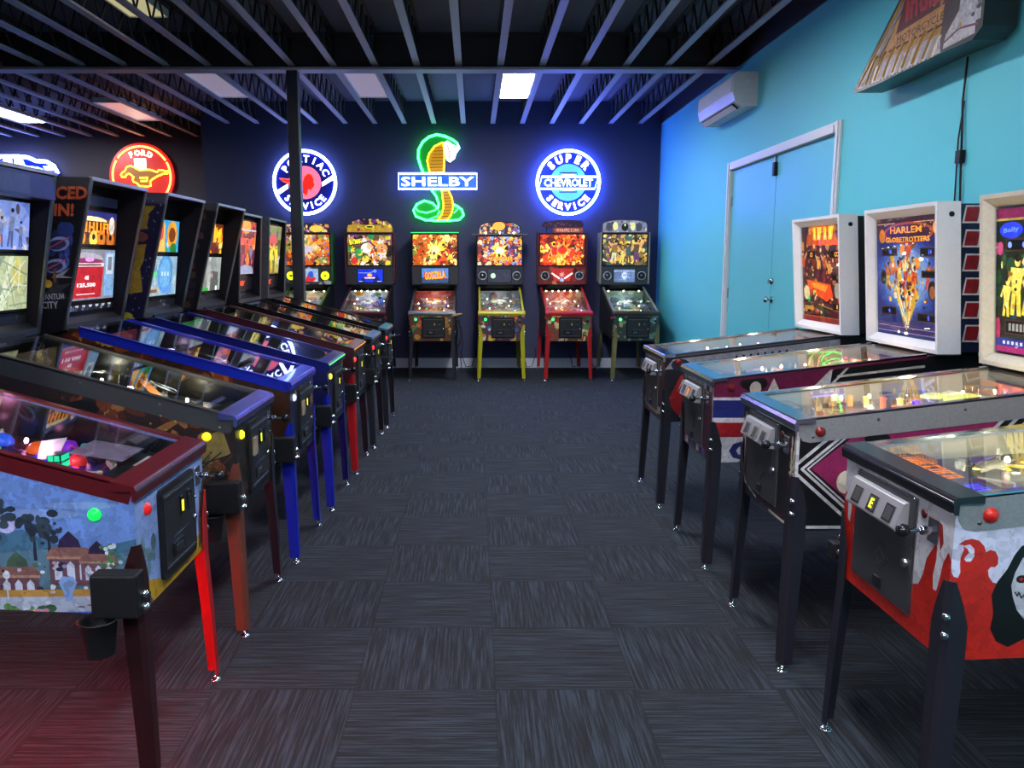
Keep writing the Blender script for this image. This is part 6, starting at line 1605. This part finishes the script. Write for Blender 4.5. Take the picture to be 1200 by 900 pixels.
DARKPAL = ['#2a2c3a', '#c8a040', '#3a4a7a', '#8a3a2a', '#d8d0c0', '#22282a', '#6a5a4a', '#40a05a', '#b04a8a']
specL = [
 dict(label='pinball machine with a garden scene on its pale blue side and dark red trim', x=-.995, y=2.615, geo=dict(zf=.92), side=ink('#6d8fd6'), front=ink('#8aa4dc'), art_minus=art_garden, art_front=front_garden, rail=RED_COAT, rail_h=.045, lock=RED_COAT, lock_line=CHROME, legs=legs(LM('oxblood', srgb('#2a0a0e')), RED_LEG, RED_COAT), flipper='#10e848', flip_e=1.2, start=('#c01818', .5), coin_light='#f0e030', cup=1, pal=['#3a1430', '#a01c28', '#5a1a70', '#2a2a90', '#c83a30', '#206a50', '#d87a30', '#7a2a80'], gi='#ff9ad0', gi_w=.55, inserts=['#ff3020', '#6030ff', '#30e060', '#ff9020', '#d020e0'], ramps=[], toys=toys_garden, pops=((.1, .78), (-.1, .74)), bumper='#e03a30', seed=3, ninsert=22,
      hd=dict(panels=[('backglass', .42, .695, pan_blue, 1.), ('display', .10, .41, pan_tree, .9), ('lower_panel', 0, .095, pan_strip, .2)])),
 dict(label='pinball machine with brown autumn artwork, dark grey side rails and a small gilt framed screen', x=-.985, y=3.60, side=mat('cab_brown', srgb('#241a16'), .4), front=mat('cab_brown', srgb('#241a16'), .4), art_minus=art_autumn, art_front=front_dark, rail=GREYDK, rail_h=.072, lock=mat('lock_violet_steel', srgb('#6a68a8'), .25, .8), legs=legs(COPPER, LEGBLACK, LEGBLACK), flipper='#f0e020', flip_e=.9, start=('#e8e020', 2.2), coin_light='#d8e020', cup=1, bill=1, pal=DARKPAL[:1] + ['#5a4a3a', '#3a342c', '#8a7a58', '#2a2c34', '#6a6448', '#a89a6a'], gi='#fff2d0', gi_w=.7, inserts=['#ffe060', '#ffffff', '#ffd070'], toys=toys_frame, seed=5, card=ink('#6a5a3a'),
      hd=dict(front_top=(.975, 1.985), header=mat('header_grey', srgb('#14141c'), .4), header_art=hdr_logo, panels=[('backglass', .36, .60, pan_blue, 1.), ('display', .085, .355, pan_tree, 1.), ('lower_panel', 0, .08, pan_strip, .2)])),
 dict(label='bright blue trimmed pinball machine with a red score screen and orange lettered wing', x=-.95, y=4.46, geo=dict(zf=.955), side=mat('cab_blue', srgb('#101a6a'), .4), front=mat('cab_blue_dark', srgb('#141a3a'), .4), art_minus=art_autumn_far, art_front=front_pal('#1a1c3a', ['#b0602a', '#7a3a1c', '#2a3080', '#c88a50'], 14), rail=BLUE_COAT, rail_h=.042, lock=BLUE_COAT, legs=legs(BLUE_COAT), flipper='#2030c0', start=('#c8d8ff', 1.2), coin_light='#f0e030', cup=1, bill=1, pal=['#2a2c50', '#8a2c3a', '#5a5a8a', '#b04a30', '#7a6a8a', '#3a2c5a', '#a05a70'], gi='#e8c8ff', gi_w=.45, seed=8, nplastic=9,
      hd=dict(wing_art=wing_night, panels=[('header_strip', .605, .68, hdr_blue, .25), ('backglass', .40, .60, pan_orange_title, 1.1), ('display', .10, .395, pan_red_screen, 1.05), ('tooth_strip', .045, .098, pan_teeth, .5), ('lower_panel', 0, .043, pan_strip, .2)])),
 dict(label='dark blue pinball machine with gold shapes on its wing and a pale blue screen', x=-.92, y=5.38, side=mat('cab_navy', srgb('#0e1450'), .4), front=mat('cab_navy', srgb('#0e1450'), .4), art_front=front_pal('#101440', ['#2a30a0', '#5a4a6a', '#c8a830'], 10), rail=LM('navy', srgb('#121a70'), .3), rail_h=.05, lock=LM('navy', srgb('#121a70'), .3), lock_line=glow('#60ff60', 1.2), legs=legs(BLUE_COAT, LM('navy', srgb('#121a70'), .3), LM('navy', srgb('#121a70'), .3)), flipper='#2030c0', start=('#f0e040', 2), coin_light='#f0e030', cup=1, pal=['#2a3048', '#58c060', '#d8b038', '#c83a90', '#5a8ad0', '#e8e0f0', '#3a3a50'], gi='#d0dcff', gi_w=.5, seed=11, nplastic=10,
      hd=dict(wing_art=wing_gold, panels=[('backglass', .37, .60, pan_cartoon, 1.), ('display', .085, .365, pan_pale_screen, 1.), ('lower_panel', 0, .08, pan_strip, .3)])),
 dict(label='dark red trimmed pinball machine with a foggy grey screen under an orange title', x=-.895, y=6.285, side=mat('cab_maroon', srgb('#3a0c14'), .4), front=mat('cab_maroon', srgb('#3a0c14'), .4), art_front=front_pal('#2a0c12', ['#6a1a20', '#3a2024'], 8), rail=MAROON, rail_h=.05, lock=MAROON, lock_line=glow('#ffb040', .8), legs=legs(RED_LEG, LEGBLACK, LEGBLACK), flipper='#c02020', start=('#e84030', 1.), cup=1, pal=['#3a2a20', '#30b048', '#d8a038', '#e86a28', '#b03a90', '#d8d0c0', '#5a3a28'], gi='#ffe0b0', gi_w=.5, seed=13, nplastic=10,
      hd=dict(wing_art=wing_dark, panels=[('backglass', .37, .62, pan_fire_title, 1.1), ('display', .085, .365, pan_fog, .8), ('lower_panel', 0, .08, pan_strip, .2)])),
 dict(label='black pinball machine with a tall pink and orange backglass over an orange dot display', x=-.865, y=7.15, side=BLACK, front=BLACK, rail=BLACKGLOSS, rail_h=.045, lock=mat('lock_blue_steel', srgb('#5a7a94'), .28, .8), legs=legs(LEGBLACK), flipper='#a02020', start=('#ff3030', 1.5), cup=1, pal=['#3a2c28', '#d86a38', '#8a50b0', '#e8a858', '#4a3a58', '#c83a28', '#40b058'], gi='#ffe0c0', gi_w=.5, seed=17, nplastic=10,
      hd=dict(front_top=(1.045, 1.975), front_bottom=(1.085, 1.24), wing_art=None, panels=[('backglass', .20, .675, pan_demons, 1.), ('display', .06, .195, pan_dmd('90'), .6), ('lower_panel', 0, .055, pan_strip, .2)])),
 dict(label='black pinball machine with a yellow and green backglass, last of its row by the column', x=-.845, y=8.03, side=BLACK, front=BLACK, rail=BLACKGLOSS, rail_h=.045, lock=mat('lock_blue_steel', srgb('#5a7a94'), .28, .8), legs=legs(LEGBLACK), flipper='#a02020', start=('#ff3030', 1.5), cup=1, pal=['#3a2c20', '#e8b030', '#d84828', '#6a4a90', '#e89858', '#c83a28', '#58b050'], gi='#ffe8c0', gi_w=.5, seed=19, nplastic=9,
      hd=dict(front_top=(1.045, 1.975), front_bottom=(1.085, 1.24), wing_art=wing_grey, edge=mat('edge_silver', srgb('#5a5a62'), .4), panels=[('backglass', .19, .675, pan_yellow, 1.), ('display', .06, .185, pan_dmd('2'), .6), ('lower_panel', 0, .055, pan_strip, .2)])),
]
for s in specL:
    s['head'] = head_wing
    r = machine(s['label'], (s['x'], s['y'], 0), pi2, s, ROWL)

    if s is specL[0]:
        # red glowing strip added under the cabinet edge to tint the carpet
        MB().box(-.275, -.255, .06, 1.2, .540, .549, glow('#ff1028', 170)).build('added_glow_strip', r)

SATIN = mat('lock_satin_steel', (.50, .52, .55), .16, 1., scale=60, var=.08)
specR = [
 dict(label='white pinball machine painted with red flames and a hooded pale face', y=2.28, side=ink('#b9bcd6'), front=ink('#a8a8ae'), art_plus=art_flames, art_front=front_flames, rail=RAILSTEEL, rail_top=CHROME, rail_h=.085, lock=BLACKGLOSS, lock_line=CHROME, flipper='#c01c14', flip_e=.04, slot_lit='#d8e020', slot_char='E', clamp=1, pal=['#3a3c40', '#e8a828', '#d83a40', '#d8d0b8', '#5a6a4a', '#f0c838', '#8a3a20', '#2a2a8a'], gi='#fff0c8', gi_w=1.6, npost=16, nbulb=12, nplastic=14, toys=toys_fire, seed=23, apron=BLACK,  ramps=[], inserts=['#ff9030', '#ffe060', '#4040ff', '#ffffff'], hd=dict(glass=glass_flamers)),
 dict(label='black pinball machine with white chevrons around a magenta band on its side', y=3.30, side=mat('cab_black', srgb('#100f12'), .4), front=mat('cab_black', srgb('#100f12'), .4), art_plus=art_chevrons, art_front=front_rabbit, rail=RAILSTEEL, rail_top=CHROME, rail_h=.085, lock=SATIN, flip_e=.03, flipper='#7a1c1c', pal=['#8a7a70', '#c87a5a', '#b04a58', '#e8d8a0', '#5a6a9a', '#d8a878', '#3a3a4a'], gi='#ffe2b0', gi_w=1.6, npost=16, nbulb=12, nplastic=14, toys=toys_amber, seed=29, apron=SATIN,  ramps=[], inserts=['#ffb060', '#fff0d0', '#ff6050', '#5a40ff'], hd=dict(glass=glass_party, frame=mat('frame_cream', (.60, .56, .46), .5), liner=CHROME)),
 dict(label='pinball machine striped blue, red and white under a maroon band, blue sports backglass above', y=4.375, side=ink('#c9c9d0'), front=ink('#3a1820'), art_plus=art_stripes, art_front=front_stripes, rail=mat('rail_maroon', srgb('#5a1838'), .4), rail_h=.012, rail_top=CHROME, lock=SATIN, flip_e=.03, flipper='#7a1c1c', slot_lit=glow('#c87838', .8), pal=['#5a6080', '#a85a40', '#c84a38', '#8a90b8', '#d89a58', '#4a3038', '#b8a898'], gi='#ffd8b0', gi_w=1.6, npost=16, nbulb=12, nplastic=14, toys=toys_green, seed=31, apron=SATIN,  ramps=[], inserts=['#ff7040', '#fff0d0', '#ff5050'], hd=dict(glass=glass_trotters, body=mat('head_blue', srgb('#18203e'), .45), body_art=body_letters)),
 dict(label='maroon fronted pinball machine with a red diamond and zebra stripes, before the teal double door', y=5.445, side=mat('cab_ink', srgb('#14141c'), .4), front=ink('#3c1420'), art_plus=art_zebra, art_front=front_maroon, rail=DKSTEEL, rail_h=.012, rail_top=CHROME, lock=SATIN, flip_e=.03, flipper='#902020', pal=['#8a90a8', '#c88a60', '#d8b088', '#b04a38', '#a8b0c8', '#e0c0a0', '#5a5068'], gi='#ffdcb0', gi_w=1.6, npost=16, nbulb=12, nplastic=14, seed=37, apron=SATIN,  ramps=[], inserts=['#ff9050', '#ffd0a0', '#ff5040'], hd=dict(glass=glass_flamers)),
]
specR[0]['hd'] = dict(glass=g_pal('#5a1c14', FIRE, 50, fig=3))
for s in specR:
    s['kind'] = 'classic'; s['head'] = head_classic; s['legs'] = legs(LEGBLACK)
    machine(s['label'], (1.205, s['y'], 0), -pi2, s, ROWR)

BOX = mat('cab_dark', (.02, .02, .024), .45)
frontcol = lambda pal, base='#2a1c14': front_pal(base, pal, 26)
specB = [
 dict(label='pinball machine behind the column with yellow ringed speakers and green head trim', x=-2.385, trimc=GREEN_COAT, rail=GREEN_COAT, lock=GREEN_COAT, legs=legs(GREEN_COAT), fr=frontcol(RAIN), pal=['#6a6a58', '#d8d0b0', '#e87a38', '#4a8a48', '#3a3028', '#c8b080'], spots=4, seed=41, gi='#fff4d8',
      hd=dict(trim=GREEN_COAT, glass=g_pal('#8a3a14', ['#e8701c', '#f0a838', '#c83a1c', '#e8d8b0', '#8a9a48', '#d85a20', '#5a6ac0'], 90, center=('#f0c880', '#c8c0d8')), speakers=glow('#d8e030', .9), cone=mat('cone_yellow', srgb('#a8b020'), .5), panel_art=panel_comic, topper=arch_topper(.135, .33, top_purple, .9, mat('topper_lilac', srgb('#4a3a5a'), .4), flat=.8))),
 dict(label='pinball machine with an arched golden topper and a bright blue screen', x=-1.495, rail=MAROON, lock=MAROON, legs=legs(LEGBLACK), fr=frontcol(['#3a1c28', '#5a2a3a'], '#1c1018'), pal=['#8a8a90', '#d8d8d0', '#3a7ac8', '#c83a30', '#e8a838', '#3a8a48', '#5a4a3a', '#282830'], spots=6, seed=43, gi='#f4f8ff', gi_w=1.1,
      hd=dict(trim=LM('rosewood', srgb('#5a2430')), glass=glass_yellow_title, display=disp_blue, dsize=(.36, .19), topper=arch_topper(.205, .335, top_yellow, .75, LM('plum', srgb('#3a1c40')), flat=.25))),
 dict(label='pinball machine with a fiery backglass edged green on top and a rough wooden plunger knob', x=-.565, rail=DKSTEEL, lock=STEEL, legs=legs(LEGBLACK), fr=frontcol(['#c8843a', '#d84a34', '#3a9a50', '#e8b858', '#6a3a24'], '#6a4a2a'), pal=['#7a3a30', '#c84a3a', '#d88a58', '#e8d8c0', '#4a3028', '#a82a28', '#3a5a48', '#f0b070'], seed=47, start=('#20c888', 2.), spots=0, gi='#ffdcc8', knob=mat('knob_wood', srgb('#a88a5c'), .5), hook=1,
      hd=dict(glass=g_pal('#b85a14', FIRE + ['#f8e8a0', '#6a8a38'], 70, center=('#f8e068', '#e8d8a0')), display=disp_title, dsize=(.38, .21), green=1)),
 dict(label='pinball machine with bright yellow legs and a crowded superhero backglass', x=.36, rail=YEL_COAT, lock=YEL_COAT, legs=legs(YEL_COAT), fr=frontcol(['#b84a5a', '#e87a40', '#4a70b0', '#f0c040', '#8a4a7a', '#e8e0d0'], '#5a3a4a'), pal=['#5a6068', '#8a9098', '#d8b038', '#c84a30', '#3a4858', '#b8c0c0'], seed=53, start=('#30e060', 3.), gi='#fff0d0', gi_w=.6,
      hd=dict(z1=1.955, glass=g_pal('#6a2a28', ['#e88a28', '#f0c040', '#5a4a9a', '#c83a38', '#e8d0a0', '#3a2a58', '#8a9ac0', '#d85a28'], 90, title='AVENGERS', ty=.22, tw=.44, th=.15, center=('#f8d860', '#f8f0c0')), speakers=mat('ring_bright_grey', srgb('#b0b2ba'), .35), display=disp_reflect, dsize=(.33, .19), de=.9, panel=mat('panel_slate', srgb('#2a2c3a'), .4), topper=arch_topper(.19, .30, top_heroes, .8, BLACK, flat=.45), lights=1)),
 dict(label='pinball machine with bright red legs and crossed white flippers on its red speaker panel', x=1.255, rail=RED_LEG, lock=RED_LEG, legs=legs(RED_LEG), fr=frontcol(['#e8d080', '#c83028', '#f0e0b0', '#8a2a24', '#5a8a54'], '#8a4a34'), pal=['#b05a48', '#d87a58', '#e8d0b0', '#c82a28', '#e89aa8', '#5a3a30', '#f0c890', '#a83848'], seed=59, start=('#30e060', 3.), spots=6, gi='#ffe8d0', gi_w=1.,
      hd=dict(trim=RED_COAT, glass=g_pal('#8a1c10', FIRE + ['#c82a1c', '#e8401c'], 90, center=('#f0a030', '#d82a1c'), fig=2), speakers=mat('ring_bright_grey', srgb('#b0b2ba'), .35), panel_art=panel_red, topper=topper_red)),
 dict(label='pinball machine with sand coloured legs and a grey skeletal screen, beside the teal wall', x=2.15, rail=mat('rail_ivory', srgb('#8a8a78'), .4), lock=mat('lock_brown', srgb('#4a4038'), .35, .5), legs=legs(SAND_COAT), fr=frontcol(['#5a8a70', '#a8a870', '#3a403a', '#7a947a', '#6a4038'], '#3a4038'), pal=['#5a6a5a', '#8aa090', '#d8e0d0', '#3a5048', '#a8b0a8', '#c8c098', '#2a3a34'], seed=61, start=('#50f070', 3.), spots=3, gi='#f0fff0', gi_w=1.,
      hd=dict(trim=mat('trim_ivory', srgb('#8c8a7c'), .4), glass=g_pal('#3a3420', ['#c89a38', '#e8c868', '#5a4a28', '#8a6a28', '#d8d0a0', '#3a5a50', '#6a3a6a', '#f0b040'], 80, fig=4), speakers=mat('ring_bright_grey', srgb('#b0b2ba'), .35), display=disp_skull, dsize=(.30, .185), topper=arch_topper(.185, .325, top_gold, .55, mat('topper_grey', srgb('#4a4850'), .4), flat=.62))),
]
for s in specB:
    s['side'] = BOX; s['front'] = BOX; s['coin_light'] = '#8a8428'; s['coin_e'] = .3; s['gi_e'] = 9; s['gi_w'] = s.get('gi_w', .9) * .55; s['art_front'] = s['fr']; s['head'] = head_stern; s['detail'] = 1
    s.setdefault('ninsert', 8); s.setdefault('npost', 6); s.setdefault('nbulb', 6); s['ramps'] = [('#c8d0d8', 1)]; s.setdefault('flipper', '#a02020')
    s.setdefault('nart', 80); s['geo'] = dict(L=1.28, zf=.905, slope=.29)
    r = machine(s['label'], (s['x'], 10.875, 0), 0, s, ROWB)
    if s['hd'].get('green'):
        MB().box(-.34, .34, .98, .995, 1.985, 1.993, glow('#30e868', 1.6)).build('edge_light', r)
    if s['hd'].get('lights'):
        MB().box(-.40, .40, .96, 1.2, 1.957, 1.972, DKSTEEL).build('topper_shelf', r)
        for x in (-.2, .0, .2): MB().ball((x, .965, 1.985), .014, glow('#ffe8c0', 12), 8, 5).build('topper_lamp', r)
    if s.get('hook'):
        k = MB().tube([(.31, .0, .86), (.36, -.03, .80), (.39, -.03, .60), (.36, -.02, .46), (.33, 0, .50), (.34, .01, .66), (.32, .02, .78)], .008, BLACK, 6).tube([(.31, .0, .84), (.40, .0, .70), (.41, .02, .5), (.38, .05, .28), (.40, .2, .06)], .006, BLACK, 6)
        k.box(.30, .33, -.02, .04, .80, .87, BLACK); k.build('headphone_cable', r)
        MB().tube([(.27, -.05, .865), (.33, -.07, .885), (.40, -.08, .90)], [.016, .018, .012], mat('knob_wood', srgb('#a88a5c'), .5), 8).build('wooden_grip', r)

# power leads along the back wall
for k, (x, a) in enumerate(((-.22, .18), (.70, .16), (1.40, .14), (1.70, .16))):
    t = MB().tube([(x, -.03, .26), (x + .05, -.05, .14), (x + a * .5, -.055, .02), (x + a, -.05, .03), (x + a + .06, -.03, .2), (x + a + .05, -.03, .30)], .006, BLACK, 6).build('power_cord', loc=(0, YB, 0))
    tag(t, ['black power cord by the wall behind the wooden knob machine', 'black power cord by the wall between the yellow and red legged machines', 'black power cord by the wall behind the red legged machine', 'black power cord by the wall between the red and sand legged machines'][k], 'power cord', 'power cords along the back wall')
